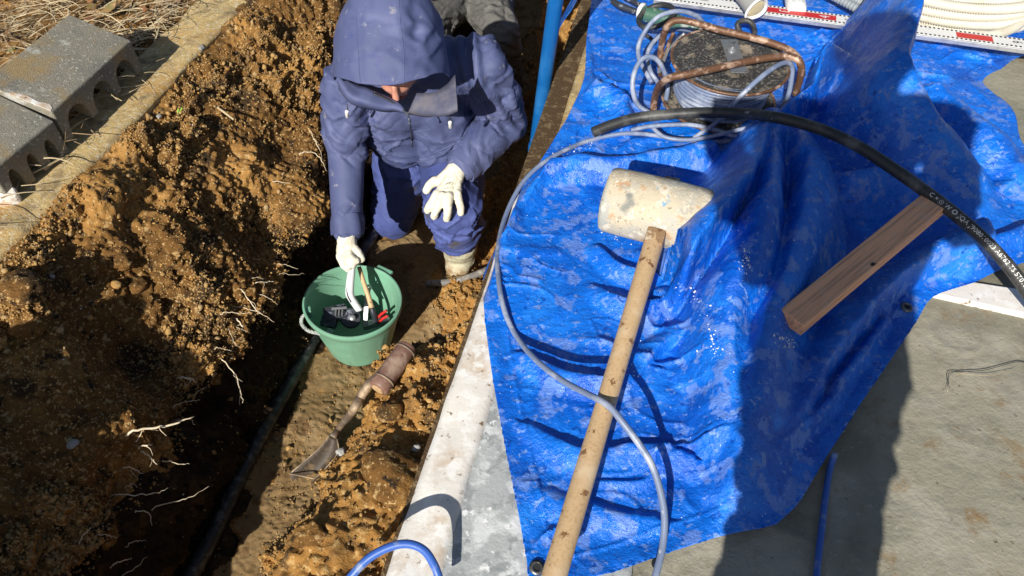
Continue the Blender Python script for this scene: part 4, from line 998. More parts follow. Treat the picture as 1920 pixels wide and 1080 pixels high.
# ------------------------------------------------------------------ grey tube with a flared cream-filled mouth
t = empty('caulking_tube', at(1400, 0, .08)); tag(t, 'grey tube with white flared mouth filled with cream foam, lying on the staff', 'tube')
m0 = at(1418, 16, .115); m1 = Vector((m0.x - .16, m0.y + .36, .20)); axx = (m0 - m1).normalized()
bm = new(); lathe(bm, m1, axx, [(0, .020), ((m0 - m1).length - .05, .030), ((m0 - m1).length, .034), ((m0 - m1).length, .029), (.02, .022)], 28); obj('tube_body', bm, mat('grey_tube', (.30, .30, .29), .5), t, smooth=True, angle=40)
bm = new(); rg = lathe(bm, m0 - axx * .004, axx, [(0, .034), (.005, .040), (.010, .041), (.012, .036), (.008, .031), (0, .030)], 28, cap0=False, cap1=False)
for r_ in rg:
    for k, v in enumerate(r_): v.co += (v.co - m0) * .07 * math.sin(3 * 2 * math.pi * k / 28)
obj('flared_mouth', bm, M['paper'], t, smooth=True)
bm = new(); lathe(bm, m0 - axx * .004, axx, [(0, .031), (.003, .031), (.006, .022), (.004, .001)], 28); obj('foam_fill', bm, M['cream'], t, smooth=True)
# ------------------------------------------------------------------ white can with red lettering
def can():
    a = at(1494, 22, .075); b = a + Vector((.03, .20, .012)); axx = (b - a).normalized()
    t = empty('spray_can', a - Vector((0, 0, .04))); tag(t, 'small white can with red lettering lying behind the measuring staff', 'can')
    bm = new(); lathe(bm, a, axx, [(0, .020), (.002, .028), (.008, .031), (.17, .031), (.19, .022), (.20, .012)], 32); obj('can_body', bm, M['wpaint'], t, smooth=True, angle=40)
    path = [a + axx * .036 + Matrix.Rotation(k / 24 * math.pi * 1.3 - 2.6, 3, axx) @ Vector((0, 0, .0001)) for k in range(25)]
    for row, (h, s, m, body) in enumerate([(.030, .010, 'red', '\u5b9d\u6ce8\u610f'), (.018, .0055, 'blackink', '\u4f7f\u7528\u4e0a\u306e\u6ce8\u610f\u4e8b\u9805'), (.010, .0045, 'blackink', '\u706b\u6c17\u3068\u9ad8\u6e29\u306b\u6ce8\u610f')]):
        V, F = text_mesh(body, s); xm = max(v.x for v in V); bm = new(); vv = []
        up = Vector((0, 0, 1)); up = (up - axx * up.dot(axx)).normalized(); sd = axx.cross(up)
        for v in V:
            ang = (v.x - xm / 2) / .031; vv.append(bm.verts.new(a + axx * (h + v.y * 1.0) + (up * math.cos(ang) - sd * math.sin(ang)) * .0314))
        for f in F:
            try: bm.faces.new([vv[i] for i in f])
            except ValueError: pass
        me = bpy.data.meshes.new('can_print'); bm.to_mesh(me); bm.free(); me.materials.append(M[m]); o = bpy.data.objects.new('can_print', me); link(o, t); shift(o, t)
can()
# ------------------------------------------------------------------ corrugated conduit coils
def corr_ring(bm, c, rad, r, a0=0, a1=2 * math.pi, pitch=.0075, amp=.0016, tilt=(0, 0), lift=None, seg=12):
    n = int(rad * (a1 - a0) / (pitch / 4)); pts = []; T = Vector((0, 0, 1))
    for i in range(n + 1):
        a = a0 + (a1 - a0) * i / n
        pts.append(Vector(c) + Vector((math.cos(a) * rad, math.sin(a) * rad, math.cos(a) * tilt[0] * rad + math.sin(a) * tilt[1] * rad + (lift(i / n) if lift else 0))))
    full = abs(a1 - a0 - 2 * math.pi) < 1e-6
    if full: pts = pts[:-1]
    tube(bm, pts, lambda t: r + (amp if int(round(t * n)) % 4 in (0, 1) else -amp), seg, 1, closed=full)
def coils():
    z0 = .05
    near = at(1815, 62, z0); rad = .36; c = near + Vector((.045, rad, 0)); c.z = z0
    t = empty('conduit_coil', (c.x, c.y, 0)); tag(t, 'coil of cream corrugated conduit stacked at the right behind the blue fold', 'conduit coil')
    for k, (dz, dr, dx) in enumerate([(0, -.012, 0), (.004, -.045, .01), (.027, -.004, .004), (.031, -.040, .0), (.054, -.006, -.008), (.058, -.044, .006), (.081, .0, 0), (.085, -.04, .0)]):
        bm = new(); corr_ring(bm, (c.x + dx, c.y, z0 - .012 + dz), rad + dr - .01, .0155, tilt=(.01 * math.sin(k * 2), -.015), a0=.0, a1=2 * math.pi); obj('conduit_turn', bm, M['conduit'], t, smooth=True)
    bm = new(); tube(bm, [at(1722, 52, .05), at(1765, 64, .052), at(1810, 68, .055), at(1860, 66, .06), at(1905, 50, .065), at(1935, 20, .07), at(1950, -20, .07)], .0150, 16, 8); obj('smooth_tail', bm, M['conduit'], t, smooth=True, angle=60)
    t = empty('conduit_coil', at(1590, -30, 0)); tag(t, 'coil of grey corrugated conduit at the top behind the measuring staff', 'conduit coil')
    for k, (p, q, r_) in enumerate([((1565, -6), (1645, 34), (1690, 44)), ((1590, -8), (1650, 22), (1690, 32)), ((1618, -10), (1660, 10), (1700, 18))]):
        bm = new(); P = catmull([at(p[0] - 70, p[1] - 40, .07), at(*p, .07), at(*q, .07), at(*r_, .07)], 60); n = len(P) - 1
        tube(bm, P, lambda t_: .0135 + (.0010 if int(round(t_ * n)) % 4 in (0, 1) else -.0010), 12, 1); obj('conduit_turn', bm, M['gconduit'], t, smooth=True)
coils()
# ------------------------------------------------------------------ green handled tool with black ring, black handles
t = empty('green_tool', at(1228, 30, .03)); tag(t, 'dusty green grinder-like tool inside a black rubber ring at the top', 'power tool')
bm = new(); capsule(bm, at(1212, 26, .06), at(1300, 50, .06), .026, .022, 20); obj('tool_body', bm, M['green_tool'], t, smooth=True)
bm = new(); lathe(bm, at(1206, 22, .06), (at(1206, 22, .06) - at(1300, 50, .06)), [(0, .026), (.006, .027), (.012, .026), (.016, .018)], 24); obj('end_cap', bm, M['wpaint'], t, smooth=True)
bm = new(); lathe(bm, at(1325, 52, .06), (1, -.25, 0), [(-.03, .012), (-.02, .018), (.01, .016), (.04, .009)], 20); obj('nose', bm, M['steel'], t, smooth=True)
cpt = at(1230, 30, .085)
bm = new(); ring = []
for k in range(28):
    a = 2 * math.pi * k / 28; ring.append(cpt + Vector((math.cos(a) * .052, math.sin(a) * .062, .02 * math.cos(a))))
tube(bm, ring, .0085, 12, 1, closed=True); o = obj('rubber_ring', bm, M['black_cable'], smooth=True); tag(o, 'black rubber hose ring around the green tool', 'hose ring')
cable('cable_tail', [(1206, 62, .06), (1212, 66, .05), (1220, 72, .04), (1228, 80, .03)], .006, M['black_cable'], 'short black cable tail beside the left cable loops')
bm = new(); tube(bm, [at(1388, 62, .05), at(1383, 45, .07), at(1396, 38, .085), at(1410, 44, .08), at(1416, 62, .05)], .0085, 12, 8); o = obj('hose_loop', bm, M['black_cable'], smooth=True); tag(o, 'small grey-black rubber loop just beneath the staff, behind the reel', 'loop')
t = empty('bolt_cutter', at(1175, 14, .03)); tag(t, 'dark tool handle pointing left at the top edge of the tarpaulin', 'hand tool')
bm = new(); tube(bm, [at(1148, 2, .05), at(1165, 12, .05), at(1195, 22, .05)], [.010, .012, .009], 12, 6); obj('grip', bm, M['toolblack'], t, smooth=True)
bm = new(); tube(bm, [at(1152, -16, .05), at(1180, -2, .05), at(1200, 10, .05)], [.009, .010, .008], 12, 6); obj('grip', bm, M['toolblack'], t, smooth=True)
# ------------------------------------------------------------------ white kerb at the right, wire, twigs
def kerb_right():
    z = .0; P = [at(1700, 500, z), at(1770, 519, z), at(1925, 543, z), at(2100, 580, z), at(2100, 630, z), at(1920, 588, z), at(1740, 548, z), at(1690, 540, z)]
    bm = new(); extrude_poly(bm, P, (0, 0, -.12)); o = obj('white_kerb', bm, M['white_conc']); m = o.modifiers.new('b', 'BEVEL'); m.width = .004; m.segments = 2
    tag(o, 'bright white concrete kerb showing past the right corner of the tarpaulin', 'kerb')
kerb_right()
bm = new(); tube(bm, [at(1780, 728, -.0125), at(1779, 700, -.0115), at(1800, 697, -.012), at(1845, 694, -.012), at(1880, 685, -.0115), at(1910, 678, -.012), at(1940, 684, -.012)], .0007, 6, 6); o = obj('wire', bm, M['blackink'], smooth=True); tag(o, 'thin black wire lying bent on the bare concrete at the right', 'wire')
bm = new(); tube(bm, [at(1776, 735, -.009), at(1784, 712, -.008), at(1800, 701, -.008), at(1850, 704, -.008), at(1905, 694, -.008)], .0004, 6, 6); o = obj('grass_stem', bm, M['straw'], smooth=True); tag(o, 'hair-thin pale stem lying beside the black wire on the concrete', 'stem')
def frost():
    lines = [[(1262, 535), (1300, 545), (1322, 590), (1335, 640), (1345, 665)], [(1020, 300), (1060, 285), (1110, 272)], [(1170, 480), (1205, 520)], [(1380, 430), (1400, 480), (1390, 510)], [(1455, 630), (1475, 640), (1490, 650)], [(1240, 455), (1180, 440), (1130, 428)], [(1590, 250), (1620, 262)], [(1190, 700), (1200, 650)]]
    P = []; S = []
    for L in lines:
        Q = catmull([Vector((x, y, 0)) for x, y in L], 8)
        for q in Q:
            for _ in range(7):
                if random.random() < .45: continue
                p = on(q.x + random.gauss(0, 6) * random.random() * 2, q.y + random.gauss(0, 6) * random.random() * 2, .001); P.append(p[:]); S.append(.0006 + .0026 * random.random() ** 3)
    for _ in range(420):
        x, y = random.uniform(930, 1700), random.uniform(200, 980); p = at(x, y, .03)
        h = hz(p.x, p.y)
        if h > 0: p = on(x, y, .001); P.append(p[:]); S.append(.0004 + .0012 * random.random() ** 3)
    o = scatter('white_grit', ico(1), np.array(P), np.array(S), M['frost']); tag(o, kind='stuff')
frost()
# ------------------------------------------------------------------ roots, stones, twigs, straw, leaves
ROOTS = [  # (from, through..., to) in photo pixels, radius mm
    ([(480, 530), (500, 528), (512, 528)], 2.2), ([(488, 552), (505, 560), (520, 572)], 1.4), ([(478, 520), (495, 523)], 1.2), ([(455, 545), (478, 578), (488, 590)], 2.6), ([(440, 575), (478, 583), (515, 605)], 1.8),
    ([(425, 585), (450, 588), (470, 586)], 1.6), ([(445, 600), (455, 612), (447, 620)], 3.2), ([(430, 622), (440, 645), (452, 652)], 1.2), ([(410, 652), (425, 655), (435, 658)], 1.4), ([(418, 675), (440, 700), (450, 730), (455, 755)], 2.4),
    ([(443, 715), (450, 735), (448, 760)], 2.0), ([(340, 707), (355, 710), (368, 716)], 3.4), ([(520, 495), (540, 498), (558, 505)], 1.4), ([(530, 512), (550, 515), (570, 513)], 1.0), ([(330, 760), (355, 752), (375, 750)], 1.4),
    ([(365, 740), (378, 730), (388, 726)], 1.3), ([(250, 808), (300, 800), (335, 792), (365, 780)], 4.2), ([(265, 812), (275, 805), (300, 806)], 1.8), ([(262, 838), (275, 835), (286, 833)], 3.0), ([(272, 850), (285, 862), (295, 872)], 2.2),
    ([(316, 865), (335, 870), (355, 868)], 2.0), ([(240, 876), (252, 880), (268, 888)], 2.2), ([(218, 927), (260, 928), (295, 924), (316, 914)], 2.0), ([(297, 948), (330, 940), (360, 930), (393, 911)], 1.8), ([(264, 958), (278, 962), (285, 985)], 1.8),
    ([(192, 1002), (205, 1005), (220, 1007)], 1.4), ([(245, 1018), (260, 1014), (274, 1014)], 1.4), ([(218, 1055), (235, 1050), (248, 1047)], 2.0), ([(230, 1078), (250, 1068), (275, 1044)], 1.8), ([(155, 1005), (165, 995), (170, 990)], 1.6),
    ([(238, 912), (250, 908), (258, 914)], 1.2), ([(330, 790), (355, 785), (365, 795)], 1.0), ([(570, 285), (592, 288), (605, 305), (612, 322)], 2.0), ([(580, 245), (592, 265), (602, 290)], 2.6), ([(590, 262), (600, 275), (604, 300)], 1.4), ([(515, 340), (532, 342), (545, 343)], 1.6)]
def roots():
    for i, (px, rr) in enumerate(ROOTS):
        p0 = soil_at(*px[0]); pts = []
        for k, q in enumerate(px):
            lift = .004 + .022 * k / max(1, len(px) - 1); r = ray(*q)
            s = soil_at(*q); depth = p0.y + .0
            z0 = p0.z + lift * .3 - .012 * k; p = at(q[0], q[1], max(z0, s.z + .004 + lift * .4)) ; pts.append(p)
        pts.insert(0, pts[0] + (pts[0] - pts[1]).normalized() * .02 - Vector((0, 0, .015)))
        pp = catmull(pts, 5); pp = [p + Vector((random.gauss(0, .0012), random.gauss(0, .0012), random.gauss(0, .001))) for p in pp]
        bm = new(); r = rr * .001 * .68; tube(bm, pp, [r * 1.1, r, r * .9, r * .35], 7, 2)
        if rr > 2:
            m_ = len(pp) // 2; tube(bm, [pp[m_], pp[m_] + Vector((random.uniform(-.01, .02), -.012, .004)), pp[m_] + Vector((random.uniform(0, .03), -.026, -.002))], [r * .6, r * .4, r * .15], 6, 3)
        o = obj('root', bm, M['root'], smooth=True); tag(o, 'thin pale root sticking out of the dark trench bank', 'root', 'roots sticking out of the trench bank')
roots()
def rock(px, py, size, m, name, label, cat, flat=.7, group=None):
    p = soil_at(px, py); V, F = ico(4 if size > .02 else 3); n = fbm(V, .9, int(px + py), 3) * .26 + 1 + (0 if m is M['stone'] else 1) * (fbm(V, .22, 7, 2) * .07); V = V * n[:, None] * np.array([size, size * .85, size * flat])
    a = random.uniform(0, 3); c_, s_ = math.cos(a), math.sin(a); V = V @ np.array([[c_, s_, 0], [-s_, c_, 0], [0, 0, 1]]); V += np.array(p) + np.array([0, 0, size * flat * .35])
    o = mesh_np(name, V, F, m, smooth=(m is not M['stone'])); tag(o, label, cat, group); return o
rock(378, 88, .014, M['stone'], 'stone', 'grey stone on the bank close to the top of the old footing', 'stone')
rock(300, 218, .010, M['stone'], 'stone', 'small rounded grey pebble halfway down the bank beside a green sprout', 'stone')
rock(92, 515, .007, M['stone'], 'stone', 'white pebble at the far left of the soil slope', 'stone')
rock(133, 833, .012, M['stone'], 'stone', 'pale angular stone among clods near the lower left shadow', 'stone')
rock(218, 532, .014, M['crumb'], 'stone', 'smooth yellow-orange lump on the soil slope', 'stone')
rock(640, 845, .013, M['stone'], 'stone', 'pale grey chip beside the shovel scoop', 'stone')
rock(690, 865, .011, M['stone'], 'stone', 'white-grey chip left of the big orange clod', 'stone')
rock(778, 838, .010, M['stone'], 'stone', 'small pale stone on the orange mound near the white rim', 'stone')
rock(735, 905, .070, M['soil'], 'soil_clod', 'largest orange-brown clod on the mound beside the white rim', 'soil clod', .55)
rock(228, 500, .034, M['soil'], 'soil_clod', 'rounded orange clod on the left soil slope', 'soil clod', .6)
rock(265, 540, .026, M['soil'], 'soil_clod', 'brown clod just below the rounded orange clod on the slope', 'soil clod', .6)
rock(50, 540, .050, M['soil'], 'soil_clod', 'large orange clod at the left edge below the footing', 'soil clod', .6)
rock(60, 610, .045, M['soil'], 'soil_clod', 'brown clod at the far left edge of the slope', 'soil clod', .5)
rock(585, 1000, .028, M['soil'], 'soil_clod', 'round dark clod at the bottom of the trench mound', 'soil clod', .7)
rock(730, 775, .030, M['soil'], 'soil_clod', 'small clod just below the shovel grip', 'soil clod', .7)
bm = new(); p = soil_at(420, 212); tube(bm, [at(405, 200, p.z + .012), at(420, 210, p.z + .012), at(438, 224, p.z + .010)], [.003, .004, .003], 8, 5); o = obj('twig', bm, M['straw'], smooth=True); tag(o, 'pale straw-coloured twig lying on the soil near the upper bank', 'twig')
bm = new(); tube(bm, [at(130, 244, .012), at(145, 232, .013), at(168, 220, .012)], [.004, .003, .002], 8, 5); o = obj('twig', bm, M['straw'], smooth=True); tag(o, 'short pale twig on the old footing in front of the block', 'twig')
bm = new(); tube(bm, [at(60, 325, .015), at(80, 315, .016), at(110, 300, .012), at(130, 290, .012)], [.002, .0025, .0015], 8, 5); o = obj('twig', bm, M['straw'], smooth=True); tag(o, 'thin pale twig by the lower block at the left', 'twig')
bm = new(); p = soil_at(336, 212)
for dx, dy in ((-3, -9), (4, -11)):
    q = at(336 + dx, 212 + dy, p.z + .016); bm.faces.new([bm.verts.new(v) for v in (p, q + Vector((-.002, 0, -.004)), q, q + Vector((.002, 0, -.004)))])
o = obj('sprout', bm, mat('green_sprout', (.22, .50, .04), .5)); tag(o, 'tiny bright green sprout on the soil bank', 'sprout')
def straw():
    n = 8500; V = []; F = []; k = 0
    for _ in range(n):
        c = random.uniform(-2.75, -1.60) if random.random() < .88 else random.uniform(-1.72, -1.52); s = random.uniform(.9, 3.3)
        if s > 2.35 and random.random() < .2: continue
        if c > -1.66 and random.random() < .9: continue
        z = .01 + random.random() ** 2 * .05; L = random.uniform(.04, .20); a = random.gauss(1.1, 1.2); w = random.uniform(.0006, .0020); b = random.uniform(-1.6, 1.6); e = random.uniform(-.15, .25)
        p = cs(c, s, z); m = 6
        for i in range(m):
            w_ = w * (1 - .6 * i / m); nx, ny = -math.sin(a), math.cos(a)
            V.append((p.x + nx * w_, p.y + ny * w_, max(p.z, .004) + w_ * .6)); V.append((p.x - nx * w_, p.y - ny * w_, max(p.z, .004) - w_ * .3))
            if i: F.append((k - 2, k - 1, k + 1, k))
            k += 2
            p = p + Vector((math.cos(a), math.sin(a), e)) * (L / m); a += b / m; e -= .07
    o = mesh_np('dry_grass', V, F, M['straw']); tag(o, kind='stuff')
straw()
def leaves():
    V = []; F = []; k = 0
    for _ in range(240):
        c = random.uniform(-2.7, -1.66); s = random.uniform(1.0, 3.0); p = cs(c, s, random.uniform(.02, .07)); a = random.uniform(0, 6.28); L = random.uniform(.012, .032); w = L * random.uniform(.3, .5)
        u = Vector((math.cos(a), math.sin(a), random.uniform(-.3, .5))).normalized(); v = u.cross(Vector((random.uniform(-.5, .5), random.uniform(-.5, .5), 1))).normalized(); nn = u.cross(v)
        for i, (x, y) in enumerate([(-1, 0), (-.5, .8), (.3, 1), (1, 0), (.3, -1), (-.5, -.8)]): V.append(tuple(p + u * L * x + v * w * y + nn * abs(y) * w * .35))
        F.append((k, k + 1, k + 2, k + 3)); F.append((k, k + 3, k + 4, k + 5)); k += 6
    o = mesh_np('fallen_leaves', V, F, M['leaf'], smooth=False); tag(o, kind='stuff')
leaves()
# ------------------------------------------------------------------ people
def V_(x, y, z): return Vector((x, y, z))
def wrinkles(amp=.010, sc=.055, stretch=(1, 1, .55), seed=300, fine=.0016, fold=None):
    """taut cloth: long creases in three slanting directions, each only here and there"""
    rr = random.Random(seed); dirs = []
    for k in range(3):
        ax = Vector((rr.uniform(-.6, .6), rr.uniform(-.5, .5), 1)) if k else Vector((.15, .1, 1))
        q = Vector((0, 0, 1)).rotation_difference(ax.normalized() if k != 1 else Vector((.62, .2, .76)))
        if k == 2: q = Vector((0, 0, 1)).rotation_difference(Vector((-.66, .1, .74)))
        dirs.append(np.array(q.to_matrix()))
    def fn(V, N):
        q = V + np.stack([vnoise(V, .10, seed), vnoise(V, .10, seed + 1), vnoise(V, .10, seed + 2)], -1) * .022 + np.stack([vnoise(V, .035, seed + 11), vnoise(V, .035, seed + 12), vnoise(V, .035, seed + 13)], -1) * .004
        d = 0
        for k, Rm in enumerate(dirs):
            w = (q @ Rm) / np.array([2.4, 2.4, .62]); m = sstep(-.25, .30, vnoise(V, .14, seed + 20 + k))
            n = vnoise(w, sc, seed + 30 + k); r = 1 - np.abs(n); n2 = vnoise(w, sc * .48, seed + 40 + k); r2 = 1 - np.abs(n2)
            d = d + m * ((r ** 9) * amp * (.8 if k != 1 else -.7) + (r2 ** 8) * amp * .32 * (1 if k != 2 else -1)) + n * amp * .18
        return V + N * (d + vnoise(q, .016, seed + 5) * fine * .6)[:, None]
    return fn
def hand(pts_f, palm, r=.0105):
    """fingers: list of chains ; palm: chain"""
    bm = new()
    for ch in pts_f: chain(bm, ch, 14)
    for ch in palm: chain(bm, ch, 18)
    return bm

Hc = at(734, 76, .20)
F_ = V_(.03, -.75, -.66).normalized(); X_ = V_(1, 0.02, 0); X_ = (X_ - F_ * X_.dot(F_)).normalized(); U_ = F_.cross(X_).normalized()
if U_.z < 0: U_ = -U_
SLp, SRp = V_(-.492, 1.945, .00), V_(-.110, 2.035, .015)
ELp, ERp = V_(-.528, 1.90, -.20), V_(-.022, 2.07, -.205)
WLp, WRp = at(652, 434, -.375), at(866, 312, -.255)
PEL = V_(-.31, 2.25, -.42)
def worker():
    t = empty('person', V_(-.31, 2.15, -.75))
    tag(t, 'person in a navy hooded rain suit kneeling in the trench over the green bucket', 'person')
    # the body: one continuous figure inside the clothes
    bm = new()
    hc = Hc + F_ * .038 - U_ * .040
    chain(bm, [(hc + U_ * .03 - F_ * .01, .082), (hc - U_ * .02, .078)], 28)
    chain(bm, [(hc + F_ * .045 - U_ * .04, .050), (hc + F_ * .062 - U_ * .082, .028)], 24)        # jaw and chin
    chain(bm, [(hc + F_ * .082 + U_ * .015, .008), (hc + F_ * .104 - U_ * .022, .012)], 14)       # nose
    for sx in (-1, 1):
        chain(bm, [(hc + F_ * .070 - U_ * .05 + X_ * .014 * sx, .013), (hc + F_ * .082 - U_ * .055, .011)], 12)
        chain(bm, [(hc + X_ * .080 * sx + U_ * .01, .012), (hc + X_ * .080 * sx - U_ * .02, .009)], 12)
    chain(bm, [(hc - U_ * .06 - F_ * .02, .055), (V_(-.315, 2.02, .02), .065), (V_(-.315, 2.05, -.06), .13), (V_(-.31, 2.16, -.24), .13), (PEL, .13)], 24)
    chain(bm, [(V_(-.315, 2.02, .0), .07), (SLp, .05), (ELp, .042), (WLp, .028), (at(652, 452, -.40), .022)], 16)
    chain(bm, [(V_(-.315, 2.02, .0), .07), (SRp, .05), (ERp, .042), (WRp, .028), (at(850, 330, -.27), .022)], 16)
    KN, KR = V_(-.458, 2.10, -.665), at(850, 386, -.37)
    chain(bm, [(PEL, .12), (V_(-.40, 2.24, -.47), .085), (KN, .055), (V_(-.43, 2.46, -.70), .045), (V_(-.43, 2.54, -.71), .035)], 16)
    chain(bm, [(PEL, .12), (V_(-.22, 2.22, -.42), .085), (KR, .055), (at(862, 455, -.61), .045), (at(862, 482, -.70), .035)], 16)
    body = fuse('body', bm, M['skin'], t, .006, 4)
    # lips
    bm = new(); lp = hc + F_ * .0925 - U_ * .056
    tube(bm, [lp - X_ * .024 - F_ * .006, lp - X_ * .01 + F_ * .001, lp, lp + X_ * .01 + F_ * .001, lp + X_ * .024 - F_ * .006], [.002, .0045, .004, .0045, .002], 10, 5)
    obj('lips', bm, mat('lips', (.42, .11, .09), .5), t, smooth=True)
    # jacket: torso and sleeves
    bm = new()
    chain(bm, [(V_(-.31, 2.24, -.33), .160), (V_(-.315, 2.17, -.22), .165), (V_(-.315, 2.06, -.06), .155), (V_(-.315, 2.015, .02), .115)], 36)
    chain(bm, [(V_(-.315, 2.01, .00), .105), (SLp + V_(.03, .01, .0), .078)], 28); chain(bm, [(V_(-.315, 2.01, .00), .105), (SRp + V_(-.02, 0, .0), .086)], 28)
    chain(bm, [(SLp, .078), (ELp + V_(0, 0, .04), .063), (ELp, .060), (ELp.lerp(WLp, .5), .056), (ELp.lerp(WLp, .97), .049)], 28)
    chain(bm, [(SRp, .090), (ERp + V_(-.01, -.01, .05), .080), (ERp, .073), (ERp.lerp(WRp, .5), .068), (ERp.lerp(WRp, .93), .056)], 28)
    chain(bm, [(V_(-.315, 1.99, .04), .085), (Hc - U_ * .07 - F_ * .01, .080)], 28)
    # loose cloth hanging from the chest down to the hem
    chain(bm, [(V_(-.39, 1.985, -.09), .095), (V_(-.375, 2.04, -.24), .110)], 28); chain(bm, [(V_(-.24, 2.01, -.10), .10), (V_(-.25, 2.06, -.26), .115)], 28)
    jk = wrinkles(.0135, .105, (1.6, 1.3, .42), 300, .0007)
    def jf(V, N):
        W = jk(V, N)
        # gathered folds running down from the right-hand shoulder, as the sleeve hangs
        k = sstep(-.26, -.14, V[:, 0]); ph = (V[:, 0] + .35 * V[:, 2]) * 150 + 3 * vnoise(V, .10, 331)
        W = W + N * (k * .0060 * np.sin(ph) * sstep(-.32, -.1, V[:, 2]))[:, None]
        return W
    fuse('jacket', bm, M['navy'], t, .0052, 5, jf)
    # hem band, zip flap, pocket flap
    def band(name, pts, h, m, drop=V_(0, 0, -1), th=.004, n=8):
        P = catmull(pts, n); V = []
        for i, p in enumerate(P):
            for k in range(5): V.append((p + drop * (h * k / 4))[:])
        o = mesh_np(name, V, grid_faces(len(P), 5), m, t); q = o.modifiers.new('s', 'SOLIDIFY'); q.thickness = th; q.offset = 0; return o
    # cuffs
    for name, a, b, r in (('cuff', ELp, WLp, .054), ('cuff', ERp, WRp, .060)):
        d = (b - a).normalized(); L = (b - a).length; bm = new()
        rg = lathe(bm, a, d, [(L * .80, r * .95), (L * .88, r * .99), (L * .97, r * .98), (L * 1.04, r * .94), (L * 1.04, r * .86), (L * .9, r * .80)], 40, cap0=False, cap1=True)
        for j, q in enumerate(rg):
            for k, v in enumerate(q): v.co += (v.co - a.lerp(b, .9)).normalized() * (.0030 * math.sin(5 * k / 40 * 2 * math.pi + j * .6))
        obj(name, bm, M['navy'], t, smooth=True, angle=60)
    # hood: an open shell with a brim
    V = []; nf, na = 46, 90
    for i in range(nf):
        g = i / (nf - 1)
        for k in range(na):
            a = 2 * math.pi * k / na; ca, sa = math.cos(a), math.sin(a)      # a=0 side, a=90deg top
            top = max(0, sa); bot = max(0, -sa)
            fb = .104 + .062 * top ** 2.5 - .10 * bot
            th = g * math.pi * .5 / .55
            f = -.165 * math.cos(min(th, math.pi / 2)) if th < math.pi / 2 else (g - .55) / .45 * fb
            rho = math.sin(min(th, math.pi / 2)); 
            if g > .55: rho = 1 - .05 * ((g - .55) / .45) ** 1.5 * (1 + .2 * top)
            rx = .130 + .034 * g ** 1.5 + .012 * bot; ru = (.150 + .035 * (1 - g)) if sa > 0 else .150
            p = Hc + F_ * f + X_ * (rx * rho * ca) + U_ * (ru * rho * sa)
            V.append(p[:])
    V = np.array(V); c0 = np.array(Hc); N = V - c0; N /= np.linalg.norm(N, axis=1)[:, None]
    Vw = V + np.stack([vnoise(V, .08, 405), vnoise(V, .08, 406), vnoise(V, .08, 407)], -1) * .02
    d = (1 - np.abs(vnoise(Vw * np.array([1.2, .6, .7]) + .3, .11, 401))) ** 9 * .008 - (1 - np.abs(vnoise(Vw * np.array([.7, 1, 1.4]), .07, 402))) ** 9 * .005 + vnoise(V, .12, 403) * .006 + vnoise(V, .02, 404) * .0006
    ka = np.tile(np.arange(na), nf) / na * 2 * np.pi; gi = np.repeat(np.arange(nf), na) / (nf - 1)
    seam = np.exp(-((np.cos(ka) - .30) / .03) ** 2) + np.exp(-((np.cos(ka) + .30) / .03) ** 2)
    d = d + seam * .0022 * (np.sin(ka) > 0); 
    crump = np.exp(-(((np.cos(ka) - .62) / .30) ** 2 + ((gi - .62) / .25) ** 2)) * (np.sin(ka) > 0); d = d + crump * (1 - np.abs(vnoise(V, .035, 404))) ** 2 * .02 - crump * .012
    V = V + N * d[:, None]
    Fq = []
    for i in range(nf - 1):
        for k in range(na): Fq.append((i * na + k, i * na + (k + 1) % na, (i + 1) * na + (k + 1) % na, (i + 1) * na + k))
    hd = mesh_np('hood', V, Fq, M['navy'], t); s = hd.modifiers.new('s', 'SOLIDIFY'); s.thickness = .004; s.offset = -1
    s = hd.modifiers.new('sub', 'SUBSURF'); s.levels = 1; s.render_levels = 1
    # standing storm collar round the chin, open at the zip
    def ribbon(name, rows, m, th=.004):
        P = [catmull([at(*p) for p in r], 10) for r in rows]; n = len(P[0]); V = []
        for i in range(n):
            col = catmull([r[i] for r in P], 4); V += [c[:] for c in col]
        V = np.array(V); V[:, 2] += vnoise(V, .04, 411) * .006; V[:, 1] += vnoise(V, .05, 412) * .005
        nv = len(V) // n; o = mesh_np(name, V, grid_faces(n, nv), m, t); q = o.modifiers.new('s', 'SOLIDIFY'); q.thickness = th; q.offset = 0; return o
    ribbon('collar', [[(628, 128, .12), (650, 148, .10), (690, 168, .085), (725, 180, .07), (748, 195, .05)],
                      [(632, 150, .10), (652, 176, .085), (690, 196, .065), (730, 204, .05), (762, 212, .035)],
                      [(636, 168, .06), (654, 190, .05), (692, 204, .035), (732, 209, .025), (764, 215, .02)]], M['navy'])
    ribbon('collar', [[(782, 178, .08), (812, 172, .10), (838, 156, .12), (854, 140, .135)],
                      [(768, 206, .045), (805, 209, .06), (838, 208, .08), (858, 200, .095)],
                      [(766, 214, .02), (805, 216, .03), (838, 214, .045), (858, 206, .06)]], M['lining'])
    bpy.context.view_layer.update(); jo = [x for x in t.children if x.name.startswith('jacket')][0]; cl = V_(0, 0, CAMH)
    def onm(o, px, py, off=.001):
        r = ray(px, py).normalized(); ok, loc, nn, _ = o.ray_cast(cl - root_loc(o.parent if o.parent else o) , r)
        return (loc + root_loc(o.parent) + nn * off) if ok else None
    def seam(o, px, r, name, m, off=.0):
        P = [onm(o, *q, off) for q in px]; P = [p for p in P if p is not None]
        if len(P) > 2:
            bm = new(); tube(bm, P, r, 8, 4); obj(name, bm, m, t, smooth=True)
    def line(pts, n): Q = catmull([V_(x, y, 0) for x, y in pts], n); return [(q.x, q.y) for q in Q]
    seam(jo, line([(692, 262), (716, 277), (750, 290), (790, 294), (830, 280), (866, 262)], 5), .0028, 'hem', M['navy'])
    seam(jo, line([(700, 268), (722, 284), (752, 298), (792, 302), (834, 288), (868, 270)], 5), .0020, 'hem', M['navy'])
